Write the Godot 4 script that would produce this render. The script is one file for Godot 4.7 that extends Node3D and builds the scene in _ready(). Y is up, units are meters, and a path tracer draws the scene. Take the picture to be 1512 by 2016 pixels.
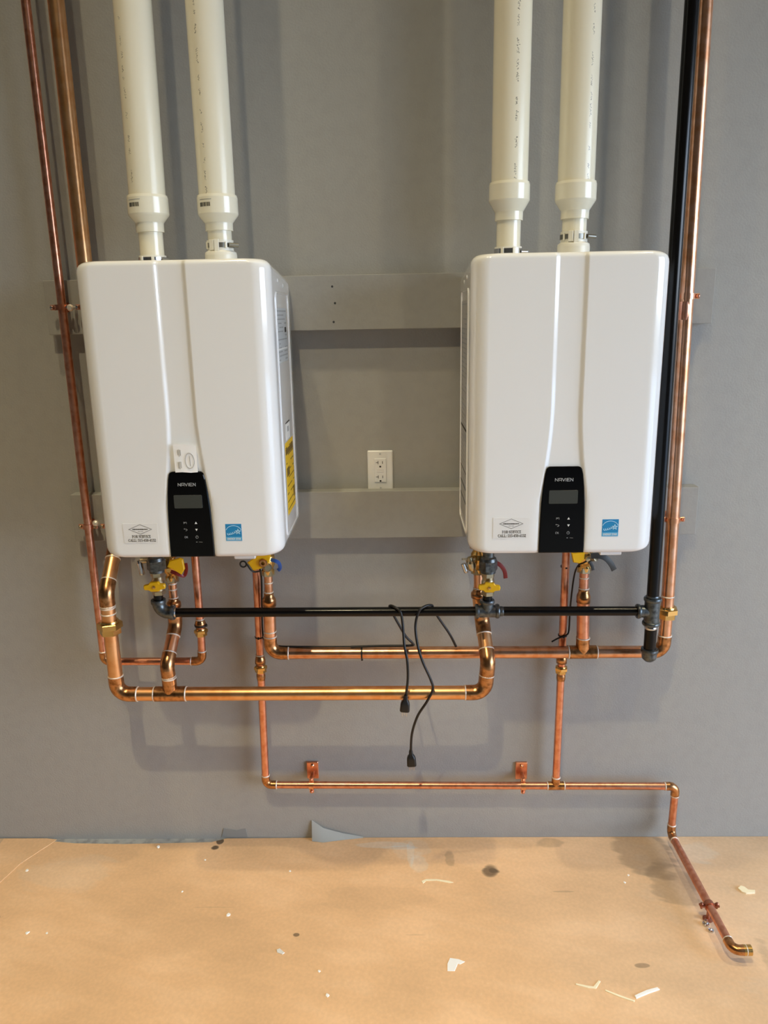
extends Node3D
# Two wall-hung tankless water heaters with their pipework. Units are metres, y is up, the wall is the plane z = 0.

var used := {}
var M := {}


# ---------------------------------------------------------------- geometry
class Geo:
	var v := PackedVector3Array()
	var n := PackedVector3Array()
	var t := PackedVector2Array()
	var ix := PackedInt32Array()

	func vert(p: Vector3, nn: Vector3, uv := Vector2.ZERO) -> int:
		v.append(p)
		n.append(nn)
		t.append(uv)
		return v.size() - 1

	func tri(a: int, b: int, c: int) -> void:
		var cr := (v[b] - v[a]).cross(v[c] - v[a])
		if cr.length_squared() < 1e-20:
			return
		ix.append(a)
		if cr.dot(n[a] + n[b] + n[c]) > 0.0:
			ix.append(c)
			ix.append(b)
		else:
			ix.append(b)
			ix.append(c)

	func flat(p: Array, nn: Vector3) -> void:
		var id := []
		for q in p:
			id.append(vert(q, nn))
		for k in range(1, id.size() - 1):
			tri(id[0], id[k], id[k + 1])

	# rows of points joined into a smooth skin; «inside» is any point on the inner side of the middle of the skin
	func grid(rows: Array, wrap: bool, inside: Vector3) -> void:
		var nr := rows.size()
		var nc: int = rows[0].size()
		var nrm := []
		for r in nr:
			var line := []
			for c in nc:
				var c0 := (c - 1 + nc) % nc if wrap else maxi(c - 1, 0)
				var c1 := (c + 1) % nc if wrap else mini(c + 1, nc - 1)
				var du: Vector3 = rows[r][c1] - rows[r][c0]
				var dv: Vector3 = rows[mini(r + 1, nr - 1)][c] - rows[maxi(r - 1, 0)][c]
				line.append(du.cross(dv).normalized())
			nrm.append(line)
		var mr := nr / 2
		var mc := nc / 2
		var s := 1.0
		if (nrm[mr][mc] as Vector3).dot(rows[mr][mc] - inside) < 0.0:
			s = -1.0
		var base := v.size()
		for r in nr:
			for c in nc:
				vert(rows[r][c], nrm[r][c] * s, Vector2(float(c) / nc, float(r) / nr))
		for r in nr - 1:
			for c in (nc if wrap else nc - 1):
				var a := base + r * nc + c
				var b := base + r * nc + (c + 1) % nc
				tri(a, b, b + nc)
				tri(a, b + nc, a + nc)

	# profile of (radius, height) turned about the y axis of xf
	func lathe(prof: Array, xf: Transform3D, segs := 24, smooth := false, vscale := 1.0) -> void:
		for k in prof.size() - 1:
			var a: Vector2 = prof[k]
			var b: Vector2 = prof[k + 1]
			var d := (b - a).normalized()
			var na := Vector2(d.y, -d.x)
			var nb := na
			if smooth:
				if k > 0:
					na = (na + _pn(prof[k - 1], a)).normalized()
				if k < prof.size() - 2:
					nb = (nb + _pn(b, prof[k + 2])).normalized()
			var base := v.size()
			for s in segs + 1:
				var f := TAU * s / segs
				var e := Vector3(sin(f), 0, cos(f))
				vert(xf * (e * a.x + Vector3(0, a.y, 0)), xf.basis * (e * na.x + Vector3(0, na.y, 0)), Vector2(float(s) / segs, a.y * vscale))
				vert(xf * (e * b.x + Vector3(0, b.y, 0)), xf.basis * (e * nb.x + Vector3(0, nb.y, 0)), Vector2(float(s) / segs, b.y * vscale))
			for s in segs:
				var o := base + s * 2
				tri(o, o + 2, o + 3)
				tri(o, o + 3, o + 1)

	func _pn(a: Vector2, b: Vector2) -> Vector2:
		var d := (b - a).normalized()
		return Vector2(d.y, -d.x)

	# round tube along a path, closed at both ends; radii may be one number or one per point
	func tube(pts: Array, radius, segs := 14) -> void:
		var up := Vector3.UP
		var d0: Vector3 = (pts[1] - pts[0]).normalized()
		if absf(d0.y) > 0.9:
			up = Vector3.BACK
		var side := up.cross(d0).normalized()
		var base := v.size()
		var last := pts.size() - 1
		for k in pts.size():
			var d: Vector3 = (pts[mini(k + 1, last)] - pts[maxi(k - 1, 0)]).normalized()
			side = (side - d * side.dot(d)).normalized()
			var other := d.cross(side)
			var r: float = radius[k] if radius is Array else radius
			for s in segs:
				var f := TAU * s / segs
				var e := side * cos(f) + other * sin(f)
				vert(pts[k] + e * r, e)
		for k in last:
			for s in segs:
				var a := base + k * segs + s
				var b := base + k * segs + (s + 1) % segs
				tri(a, b, b + segs)
				tri(a, b + segs, a + segs)
		for e in [[0, -1.0, 1], [last, 1.0, last - 1]]:
			var k: int = e[0]
			var d: Vector3 = (pts[k] - pts[e[2]]).normalized()
			var ring := []
			for s in segs:
				ring.append(v[base + k * segs + s])
			flat(ring, d)

	# outline in the xy plane of xf, from z0 to z1, with its front edge chamfered
	func prism(poly: PackedVector2Array, z0: float, z1: float, bev := 0.0, xf := Transform3D()) -> void:
		var p := poly
		if Geometry2D.is_polygon_clockwise(p):
			p = p.duplicate()
			p.reverse()
		var m := p.size()
		var q := PackedVector2Array()
		for k in m:
			var a := (p[k] - p[(k - 1 + m) % m]).normalized()
			var b := (p[(k + 1) % m] - p[k]).normalized()
			var na := Vector2(-a.y, a.x)
			var nb := Vector2(-b.y, b.x)
			var mid := (na + nb).normalized()
			q.append(p[k] + mid * bev / maxf(0.4, mid.dot(na)))
		for k in m:
			var j := (k + 1) % m
			var e := (p[j] - p[k]).normalized()
			var out := Vector3(e.y, -e.x, 0)
			flat([xf * Vector3(p[k].x, p[k].y, z0), xf * Vector3(p[j].x, p[j].y, z0), xf * Vector3(p[j].x, p[j].y, z1 - bev), xf * Vector3(p[k].x, p[k].y, z1 - bev)], xf.basis * out)
			if bev > 0.0:
				flat([xf * Vector3(p[k].x, p[k].y, z1 - bev), xf * Vector3(p[j].x, p[j].y, z1 - bev), xf * Vector3(q[j].x, q[j].y, z1), xf * Vector3(q[k].x, q[k].y, z1)], (xf.basis * (out + Vector3.BACK)).normalized())
		for side in [[q, z1, 1.0], [p, z0, -1.0]]:
			var ids := []
			for w in side[0]:
				ids.append(vert(xf * Vector3(w.x, w.y, side[1]), xf.basis * Vector3(0, 0, side[2]), w))
			var tr := Geometry2D.triangulate_polygon(side[0])
			for k in range(0, tr.size(), 3):
				tri(ids[tr[k]], ids[tr[k + 1]], ids[tr[k + 2]])

	func box(c: Vector3, s: Vector3, bev := 0.0, xf := Transform3D()) -> void:
		var h := s * 0.5
		var poly := PackedVector2Array([Vector2(-h.x + bev, -h.y), Vector2(h.x - bev, -h.y), Vector2(h.x, -h.y + bev), Vector2(h.x, h.y - bev), Vector2(h.x - bev, h.y), Vector2(-h.x + bev, h.y), Vector2(-h.x, h.y - bev), Vector2(-h.x, -h.y + bev)])
		if bev <= 0.0:
			poly = PackedVector2Array([Vector2(-h.x, -h.y), Vector2(h.x, -h.y), Vector2(h.x, h.y), Vector2(-h.x, h.y)])
		prism(poly, -h.z, h.z, bev, xf * Transform3D(Basis(), c))

	func mesh(shift: Vector3) -> ArrayMesh:
		var w := v.duplicate()
		for k in w.size():
			w[k] -= shift
		var a := []
		a.resize(Mesh.ARRAY_MAX)
		a[Mesh.ARRAY_VERTEX] = w
		a[Mesh.ARRAY_NORMAL] = n
		a[Mesh.ARRAY_TEX_UV] = t
		a[Mesh.ARRAY_INDEX] = ix
		var m := ArrayMesh.new()
		m.add_surface_from_arrays(Mesh.PRIMITIVE_TRIANGLES, a)
		return m


# ---------------------------------------------------------------- bookkeeping
func numbered(s: String) -> String:
	var k: int = used.get(s, -1) + 1
	used[s] = k
	return s if k == 0 else "%s_%03d" % [s, k]

func tag(o: Node, label: String, category: String, group := "") -> Node:
	o.set_meta("label", label)
	o.set_meta("category", category)
	if group:
		o.set_meta("group", group)
	return o

func thing(called: String, label: String, category: String, at: Vector3, group := "") -> Node3D:
	var o := Node3D.new()
	o.name = numbered(called)
	add_child(o)
	o.position = at
	tag(o, label, category, group)
	return o

func origin(p: Node) -> Vector3:
	var at := Vector3.ZERO
	while p != null and p != self:
		at += (p as Node3D).position
		p = p.get_parent()
	return at

# commits a shape (given in world metres) as one named mesh under a parent
func put(parent: Node, called: String, g: Geo, m: Material, at := Vector3.ZERO) -> MeshInstance3D:
	var o := MeshInstance3D.new()
	var top := parent == self
	o.name = numbered(called) if top else called
	var base := at if top else origin(parent)
	o.mesh = g.mesh(base)
	if top:
		o.position = at
	o.material_override = m
	o.cast_shadow = GeometryInstance3D.SHADOW_CASTING_SETTING_ON
	parent.add_child(o, true)
	return o

func single(called: String, g: Geo, m: Material, at: Vector3, label: String, category: String, group := "") -> MeshInstance3D:
	var o := put(self, called, g, m, at)
	tag(o, label, category, group)
	return o

func structure(called: String, g: Geo, m: Material, label: String) -> MeshInstance3D:
	var o := put(self, called, g, m)
	o.set_meta("kind", "structure")
	o.set_meta("label", label)
	return o

func along(a: Vector3, b: Vector3) -> Transform3D:
	var y := (b - a).normalized()
	var x := y.cross(Vector3.BACK if absf(y.z) < 0.9 else Vector3.UP).normalized()
	return Transform3D(Basis(x, y, x.cross(y)), a)

func rod(a: Vector3, b: Vector3, r: float, segs := 20) -> Geo:
	var g := Geo.new()
	var h := a.distance_to(b)
	g.lathe([Vector2(0, 0), Vector2(r, 0), Vector2(r, h), Vector2(0, h)], along(a, b), segs)
	return g

func turned(prof: Array, at: Vector3, axis := Vector3.UP, segs := 28, smooth := false) -> Geo:
	var g := Geo.new()
	g.lathe(prof, along(at, at + axis), segs, smooth)
	return g

func hexagon(a: Vector3, b: Vector3, r: float, turn := 0.0) -> Geo:
	var g := Geo.new()
	var poly := PackedVector2Array()
	for k in 6:
		poly.append(Vector2.from_angle(turn + TAU * k / 6.0) * r)
	var y := (b - a).normalized()
	var x := y.cross(Vector3.BACK if absf(y.z) < 0.9 else Vector3.UP).normalized()
	g.prism(poly, 0.0, a.distance_to(b), minf(0.0015, r * 0.1), Transform3D(Basis(x, y.cross(x), y), a))
	return g

func smooth_path(p: Array, steps := 8) -> Array:
	var o := []
	for k in p.size() - 1:
		var a: Vector3 = p[maxi(k - 1, 0)]
		var b: Vector3 = p[k]
		var c: Vector3 = p[k + 1]
		var d: Vector3 = p[mini(k + 2, p.size() - 1)]
		for s in steps:
			o.append(b.cubic_interpolate(c, a, d, float(s) / steps))
	o.append(p[p.size() - 1])
	return o

func rounded(cx: float, cy: float, hx: float, hy: float, r: float, steps := 5) -> PackedVector2Array:
	var p := PackedVector2Array()
	for q in [[1, 1, 0.0], [-1, 1, PI / 2], [-1, -1, PI], [1, -1, PI * 1.5]]:
		for s in steps + 1:
			p.append(Vector2(cx + q[0] * (hx - r), cy + q[1] * (hy - r)) + Vector2.from_angle(q[2] + PI / 2 * s / steps) * r)
	return p

func lettering(parent: Node, called: String, words: String, font: Font, height: float, at: Vector3, m: Material, turn := Basis(), squeeze := 1.0, fit := 0.0) -> MeshInstance3D:
	var tm := TextMesh.new()
	tm.text = words
	tm.font = font
	tm.font_size = 64
	tm.pixel_size = height / 46.0
	tm.depth = 0.0004
	tm.curve_step = 2.0
	var o := MeshInstance3D.new()
	o.name = called
	o.mesh = tm
	o.material_override = m
	if fit > 0.0:
		squeeze = fit / maxf(0.001, tm.get_aabb().size.x)
	o.transform = Transform3D(turn * Basis.from_scale(Vector3(squeeze, 1, 1)), at - origin(parent))
	parent.add_child(o, true)
	return o

# thin raised strokes joined into one mesh: each stroke is a list of 2D points laid on a plane given by xf
func strokes(lines: Array, w: float, xf: Transform3D, depth := 0.0004) -> Geo:
	var g := Geo.new()
	for l in lines:
		for k in l.size() - 1:
			var a: Vector2 = l[k]
			var b: Vector2 = l[k + 1]
			var d := (b - a).normalized()
			var s := Vector2(-d.y, d.x) * w * 0.5
			var e := d * w * 0.3
			g.prism(PackedVector2Array([a - s - e, b - s + e, b + s + e, a + s - e]), 0.0, depth + 0.00008 * (k % 3), 0.0, xf)
	return g


# ---------------------------------------------------------------- materials
func paint(c: Color, rough := 0.5, metal := 0.0) -> StandardMaterial3D:
	var m := StandardMaterial3D.new()
	m.albedo_color = c
	m.roughness = rough
	m.metallic = metal
	return m

func mottled(c: Color, dark: Color, rough: float, metal: float, freq: float, seed_: int, rough_map := false) -> StandardMaterial3D:
	var m := paint(Color.WHITE, rough, metal)
	var nz := FastNoiseLite.new()
	nz.seed = seed_
	nz.frequency = freq
	nz.fractal_octaves = 5
	var ramp := Gradient.new()
	ramp.offsets = PackedFloat32Array([0.22, 0.5, 0.75])
	ramp.colors = PackedColorArray([dark, c.lerp(dark, 0.25), c])
	var tx := NoiseTexture2D.new()
	tx.width = 512
	tx.height = 512
	tx.seamless = true
	tx.noise = nz
	tx.color_ramp = ramp
	m.albedo_texture = tx
	m.uv1_triplanar = true
	m.uv1_world_triplanar = true
	m.uv1_scale = Vector3.ONE * 2.2
	return m

func bump(m: StandardMaterial3D, freq: float, strength: float, scale: float, seed_: int) -> void:
	var nz := FastNoiseLite.new()
	nz.seed = seed_
	nz.frequency = freq
	nz.fractal_octaves = 4
	var tx := NoiseTexture2D.new()
	tx.width = 512
	tx.height = 512
	tx.seamless = true
	tx.as_normal_map = true
	tx.bump_strength = strength
	tx.noise = nz
	m.normal_enabled = true
	m.normal_texture = tx
	m.normal_scale = 1.0
	m.uv1_triplanar = true
	m.uv1_world_triplanar = true
	m.uv1_scale = Vector3.ONE * scale

func vent_print(seed_: int, lo: float, hi: float, ink: float) -> StandardMaterial3D:
	# a vent pipe's skin: pale plastic with one line of faded factory print running down it
	var w := 512
	var h := 1024
	var im := Image.create(w, h, false, Image.FORMAT_RGB8)
	im.fill(Color(1, 1, 1))
	var rng := RandomNumberGenerator.new()
	rng.seed = seed_
	var y := 10
	while y < h - 30:
		var run := rng.randi_range(2, 7)
		for k in run:
			var len := rng.randi_range(5, 9)
			var shade := 1.0 - ink * rng.randf_range(0.35, 1.0)
			for q in 3:
				var x0 := int(lerpf(lo, hi, rng.randf_range(0.0, 0.6)) * w)
				im.fill_rect(Rect2i(x0, y + q * 2, maxi(2, int((hi - lo) * w * rng.randf_range(0.2, 0.5))), 2), Color(shade, shade, shade))
			y += len
		y += rng.randi_range(6, 60)
	var m := paint(Color8(238, 232, 211), 0.24)
	m.albedo_texture = ImageTexture.create_from_image(im)
	return m

func paper_print() -> StandardMaterial3D:
	# kraft floor paper: base tan, dusty patches, fibres, scuffs and stains; covers x -1.3..1.3, z 0..1
	var w := 2048
	var h := 788
	var data := PackedByteArray()
	data.resize(w * h * 3)
	var big := FastNoiseLite.new()
	big.seed = 4
	big.frequency = 2.2
	big.fractal_octaves = 4
	var fine := FastNoiseLite.new()
	fine.seed = 9
	fine.frequency = 70.0
	fine.fractal_octaves = 3
	var streak := FastNoiseLite.new()
	streak.seed = 12
	streak.frequency = 5.0
	streak.fractal_octaves = 3
	# stains: x, z, half width, half depth, strength (negative = pale dust)
	var st := [[0.256, 0.145, 0.034, 0.034, 0.55], [0.262, 0.150, 0.018, 0.016, 0.25], [-0.595, 0.018, 0.012, 0.018, 0.7], [-0.604, 0.048, 0.018, 0.014, 0.75], [0.135, 0.095, 0.02, 0.04, 0.16], [0.45, 0.03, 0.055, 0.03, 0.16], [0.74, 0.06, 0.10, 0.12, 0.22], [0.78, 0.21, 0.07, 0.10, 0.18], [0.02, 0.06, 0.06, 0.05, -0.40], [0.04, 0.12, 0.03, 0.05, -0.7], [0.015, 0.08, 0.012, 0.06, -0.7], [-0.08, 0.035, 0.08, 0.014, -0.8], [-0.02, 0.05, 0.05, 0.008, -0.7], [0.9, 0.07, 0.07, 0.05, -0.5], [-1.02, 0.16, 0.14, 0.09, -0.35], [0.02, 0.40, 0.05, 0.0025, 0.10], [-0.55, 0.30, 0.06, 0.002, 0.08], [0.45, 0.24, 0.03, 0.003, 0.15], [0.93, 0.50, 0.03, 0.10, 0.12], [0.60, 0.30, 0.35, 0.35, -0.10], [0.95, 0.20, 0.25, 0.40, -0.20], [-0.08, 0.26, 0.16, 0.05, 0.03], [-0.62, 0.42, 0.3, 0.07, 0.02], [-1.16, 0.34, 0.014, 0.010, 0.4], [-0.30, 0.40, 0.008, 0.006, 0.5], [0.95, 0.56, 0.03, 0.008, 0.35], [0.60, 0.50, 0.02, 0.008, 0.3]]
	var o := 0
	for j in h:
		var z := float(j) / h
		for i in w:
			var x := -1.3 + 2.6 * i / w
			var b := big.get_noise_2d(x, z * 1.6)
			var f := fine.get_noise_2d(x, z)
			var s := streak.get_noise_2d(x * 0.5 + z, z * 3.0 - x)
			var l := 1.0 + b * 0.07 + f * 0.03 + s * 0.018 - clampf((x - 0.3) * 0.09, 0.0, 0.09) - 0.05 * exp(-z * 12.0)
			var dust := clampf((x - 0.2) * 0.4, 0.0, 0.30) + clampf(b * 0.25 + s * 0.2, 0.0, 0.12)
			for q in st:
				var dx: float = (x - q[0]) / q[2]
				var dz: float = (z - q[1]) / q[3]
				var d := dx * dx + dz * dz + (b + s) * 0.7
				if d < 1.0:
					var k: float = q[4] * smoothstep(0.0, 0.45, 1.0 - d)
					if k > 0.0:
						l *= 1.0 - k * 0.75
					else:
						dust -= k
			if f > 0.6:
				dust += 0.25
			var r := lerpf(236.0, 234.0, dust) * l
			var g := lerpf(193.0, 208.0, dust) * l
			var bl := lerpf(148.0, 180.0, dust) * l
			data[o] = clampi(int(r), 0, 255)
			data[o + 1] = clampi(int(g), 0, 255)
			data[o + 2] = clampi(int(bl), 0, 255)
			o += 3
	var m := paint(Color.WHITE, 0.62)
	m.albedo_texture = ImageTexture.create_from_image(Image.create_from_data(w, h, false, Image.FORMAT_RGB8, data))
	return m

func make_materials() -> void:
	M.wall = mottled(Color8(163, 162, 157), Color8(160, 159, 154), 0.55, 0.0, 0.012, 3)
	bump(M.wall, 0.09, 0.5, 3.0, 7)
	M.board = mottled(Color8(157, 156, 151), Color8(154, 153, 148), 0.5, 0.0, 0.02, 5)
	bump(M.board, 0.06, 0.3, 3.0, 8)
	M.room = paint(Color8(124, 120, 114), 0.8)
	M.ceiling = paint(Color8(112, 110, 106), 0.85)
	M.concrete = mottled(Color8(172, 173, 172), Color8(140, 142, 143), 0.8, 0.0, 0.02, 21)
	M.paper = paper_print()
	M.white = paint(Color8(238, 238, 238), 0.14)
	M.white.clearcoat_enabled = true
	M.white.clearcoat = 0.8
	M.white.clearcoat_roughness = 0.03
	M.white_flat = paint(Color8(236, 236, 234), 0.4)
	M.black_gloss = paint(Color8(7, 7, 8), 0.06)
	M.black_gloss.metallic_specular = 0.32
	M.screen = paint(Color8(62, 64, 60), 0.25)
	M.print_white = paint(Color8(225, 228, 228), 0.5)
	M.print_grey = paint(Color8(150, 152, 154), 0.5)
	M.logo = paint(Color8(165, 168, 172), 0.35)
	M.ink = paint(Color8(34, 31, 30), 0.6)
	M.ink_soft = paint(Color8(150, 147, 144), 0.6)
	M.sticker = paint(Color8(230, 229, 228), 0.45)
	M.blue = paint(Color8(34, 134, 190), 0.4)
	M.blue_pale = paint(Color8(96, 172, 214), 0.4)
	M.sky_print = paint(Color8(178, 222, 246), 0.4)
	M.yellow = paint(Color8(236, 192, 12), 0.4)
	M.yellow_ink = paint(Color8(110, 84, 16), 0.5)
	M.label_grey = paint(Color8(188, 192, 194), 0.45)
	M.label_worn = paint(Color8(172, 170, 166), 0.5)
	M.label_dark = paint(Color8(152, 154, 156), 0.5)
	M.pvc = paint(Color8(238, 233, 214), 0.2)
	M.pvc.clearcoat_enabled = true
	M.pvc.clearcoat = 0.3
	M.pvc.clearcoat_roughness = 0.15
	M.collar = paint(Color8(232, 230, 220), 0.3)
	M.vent_a = vent_print(11, 0.90, 0.93, 0.35)
	M.vent_b = vent_print(12, 0.93, 0.955, 0.5)
	M.vent_c = vent_print(13, 0.015, 0.045, 0.5)
	M.vent_d = vent_print(14, 0.06, 0.085, 0.4)
	M.copper = mottled(Color8(242, 188, 152), Color8(226, 156, 112), 0.30, 1.0, 0.02, 31)
	M.copper_warm = mottled(Color8(246, 194, 142), Color8(232, 166, 108), 0.34, 1.0, 0.014, 32)
	M.copper_red = mottled(Color8(240, 176, 146), Color8(220, 144, 112), 0.32, 1.0, 0.03, 33)
	M.copper_fit = mottled(Color8(214, 158, 108), Color8(150, 104, 66), 0.28, 1.0, 0.05, 34)
	M.copper_dull = mottled(Color8(196, 134, 110), Color8(150, 96, 76), 0.4, 1.0, 0.03, 35)
	M.solder = paint(Color8(232, 220, 206), 0.45, 0.5)
	M.brass = paint(Color8(226, 184, 112), 0.27, 1.0)
	M.brass_grey = paint(Color8(196, 186, 158), 0.3, 1.0)
	M.bolt = paint(Color8(226, 222, 212), 0.38, 0.55)
	M.steel = paint(Color8(205, 206, 208), 0.22, 1.0)
	M.steel_dull = paint(Color8(140, 138, 130), 0.4, 0.9)
	M.gas_black = paint(Color8(13, 12, 12), 0.24)
	M.gas_black.metallic_specular = 0.35
	M.gas_black.clearcoat_enabled = true
	M.gas_black.clearcoat = 0.1
	M.gas_black.clearcoat_roughness = 0.12
	M.iron = mottled(Color8(112, 118, 120), Color8(70, 74, 76), 0.36, 0.8, 0.05, 36)
	M.rubber = paint(Color8(17, 17, 18), 0.42)
	M.handle_yellow = paint(Color8(238, 186, 8), 0.38)
	M.handle_red = paint(Color8(124, 34, 28), 0.4)
	M.handle_blue = paint(Color8(46, 92, 176), 0.35)
	M.handle_grey = paint(Color8(58, 60, 60), 0.4)
	M.scrap = paint(Color8(252, 252, 252), 0.6)
	M.wood = paint(Color8(250, 238, 206), 0.6)
	M.tape = paint(Color8(138, 142, 142), 0.35)
	M.flap = paint(Color8(166, 168, 163), 0.5)
	M.lamp = paint(Color8(240, 240, 240), 0.5)
	M.lamp.emission_enabled = true
	M.lamp.emission = Color(1.0, 0.93, 0.82)
	M.lamp.emission_energy_multiplier = 2.5
	M.hood = paint(Color8(70, 70, 72), 0.5, 0.3)
	M.asphalt = paint(Color8(150, 148, 144), 0.9)


# ---------------------------------------------------------------- pipework
func ring(t: Node, at: Vector3, axis: Vector3, r: float, m: Material, h := 0.0042, called := "solder_ring") -> void:
	var e := h * 0.5
	put(t, called, turned([Vector2(r - 0.003, -e), Vector2(r, -e), Vector2(r + 0.001, -e * 0.4), Vector2(r + 0.001, e * 0.4), Vector2(r, e), Vector2(r - 0.003, e)], at, axis, 22), m)

# an elbow of any angle at a corner; returns how far it reaches along each leg
func elbow(t: Node, corner: Vector3, a: Vector3, b: Vector3, r: float, m: Material, rings := true, called := "elbow") -> float:
	var turn := PI - a.angle_to(b)
	var R := r * 1.75
	var tl := R * tan(turn * 0.5)
	var reach := tl + r * 1.15
	var pts := [corner + a * reach, corner + a * (tl + 0.0005)]
	var mid := (a + b).normalized()
	var centre := corner + mid * (R / cos(turn * 0.5))
	var p0 := corner + a * tl - centre
	var axis := p0.cross(corner + b * tl - centre).normalized()
	var steps := maxi(3, int(turn / 0.2))
	for k in range(0, steps + 1):
		pts.append(centre + p0.rotated(axis, turn * k / steps))
	pts.append(corner + b * reach)
	var g := Geo.new()
	g.tube(pts, r + 0.0017, 22)
	put(t, called, g, m)
	if rings:
		ring(t, corner + a * (reach + 0.0005), a, r + 0.0012, M.solder)
		ring(t, corner + b * (reach + 0.0005), b, r + 0.0012, M.solder)
	return reach

func pipe(t: Node, a: Vector3, b: Vector3, r: float, m: Material, called := "pipe") -> void:
	put(t, called, rod(a, b, r, 26), m)

# straight pipes through the points with an elbow at every inner one
func run(t: Node, pts: Array, r: float, mp: Material, mf: Material, rings := true) -> void:
	var from: Vector3 = pts[0]
	for k in range(1, pts.size()):
		var p: Vector3 = pts[k]
		var to := p
		if k < pts.size() - 1:
			var a := (pts[k - 1] - p as Vector3).normalized()
			var b := (pts[k + 1] - p as Vector3).normalized()
			var reach := elbow(t, p, a, b, r, mf, rings)
			to = p + a * (reach - r * 0.8)
			if from.distance_to(p) > reach:
				pipe(t, from, to, r, mp)
			from = p + b * (reach - r * 0.8)
		else:
			pipe(t, from, to, r, mp)

func tee(t: Node, at: Vector3, axis: Vector3, branch: Vector3, r: float, rb: float, m: Material, rings := true) -> void:
	var g := Geo.new()
	var l := r * 2.3
	g.tube([at - axis * l, at + axis * l], r + 0.0018, 22)
	g.tube([at, at + branch * (l + 0.004)], rb + 0.0018, 22)
	put(t, "tee", g, m)
	if rings:
		ring(t, at - axis * l, axis, r + 0.0013, M.solder)
		ring(t, at + axis * l, axis, r + 0.0013, M.solder)
		ring(t, at + branch * (l + 0.004), branch, rb + 0.0013, M.solder)

func union_nut(t: Node, at: Vector3, axis: Vector3, r: float, m: Material) -> void:
	# a union: big hex nut, a collar with a smaller hex under it
	put(t, "union_nut", hexagon(at - axis * r * 0.1, at + axis * r * 0.75, r * 1.75, 0.3), m)
	put(t, "union_body", hexagon(at - axis * r * 0.95, at - axis * r * 0.1, r * 1.5, 0.1), m)
	put(t, "union_collar", turned([Vector2(r, r * 0.75), Vector2(r * 1.32, r * 0.75), Vector2(r * 1.25, r * 1.05), Vector2(r, r * 1.05)], at, axis), m)

func reducer(t: Node, at: Vector3, up: Vector3, r: float, rt: float, h: float, m: Material) -> void:
	put(t, "reducer", turned([Vector2(r, -h), Vector2(r + 0.0018, -h), Vector2(r + 0.0018, 0), Vector2(r * 0.92 + 0.002, h * 0.25), Vector2(rt + 0.003, h * 0.55), Vector2(rt + 0.0018, h * 0.75), Vector2(rt + 0.0018, h * 1.3), Vector2(rt, h * 1.3)], at, up, 26, true), m)
	ring(t, at + up * h * 1.3, up, rt + 0.0013, M.solder)

func split_ring(called: String, label: String, at: Vector3, axis: Vector3, r: float, ear: Vector3, back: Vector3, m: Material, ms: Material, group := "") -> Node3D:
	# split ring hanger: band, two ears with a screw each, and the stud that holds it to what is behind
	var t := thing(called, label, "pipe clamp", at, group)
	put(t, "band", turned([Vector2(r, -0.007), Vector2(r + 0.0028, -0.007), Vector2(r + 0.0028, 0.007), Vector2(r, 0.007)], at, axis), m)
	var front := -back.normalized()
	for s in [-1.0, 1.0]:
		var c: Vector3 = at + ear * s * (r + 0.0075)
		var g := Geo.new()
		g.box(Vector3.ZERO, Vector3(0.0155, 0.013, 0.005), 0.0012, Transform3D(Basis(ear, axis, ear.cross(axis)), c))
		put(t, "ear", g, m)
		put(t, "screw", turned([Vector2(0, 0.0095), Vector2(0.0028, 0.009), Vector2(0.0048, 0.006), Vector2(0.005, 0.002), Vector2(0.003, 0.002), Vector2(0.003, -0.009), Vector2(0, -0.009)], c + ear * s * 0.002, front, 12), ms)
	if back.length() > r + 0.004:
		put(t, "stud", rod(at - front * r, at + back, 0.0048, 12), ms)
		put(t, "flange", turned([Vector2(0, 0.004), Vector2(0.007, 0.004), Vector2(0.014, 0.0015), Vector2(0.014, 0), Vector2(0, 0)], at + back, front, 18), m)
	return t


# ---------------------------------------------------------------- heater
func groove_half(y: float) -> float:
	# half width of the shallow channel down the middle of the cover
	if y > 1.42:
		return 0.0313
	return 0.0313 + 0.0100 * pow(clampf((1.42 - y) / 0.14, 0.0, 1.6), 1.8)

func edge_drop(e: float, r: float) -> float:
	return 0.0 if e >= r else r - sqrt(maxf(0.0, r * r - (r - e) * (r - e)))

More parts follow.
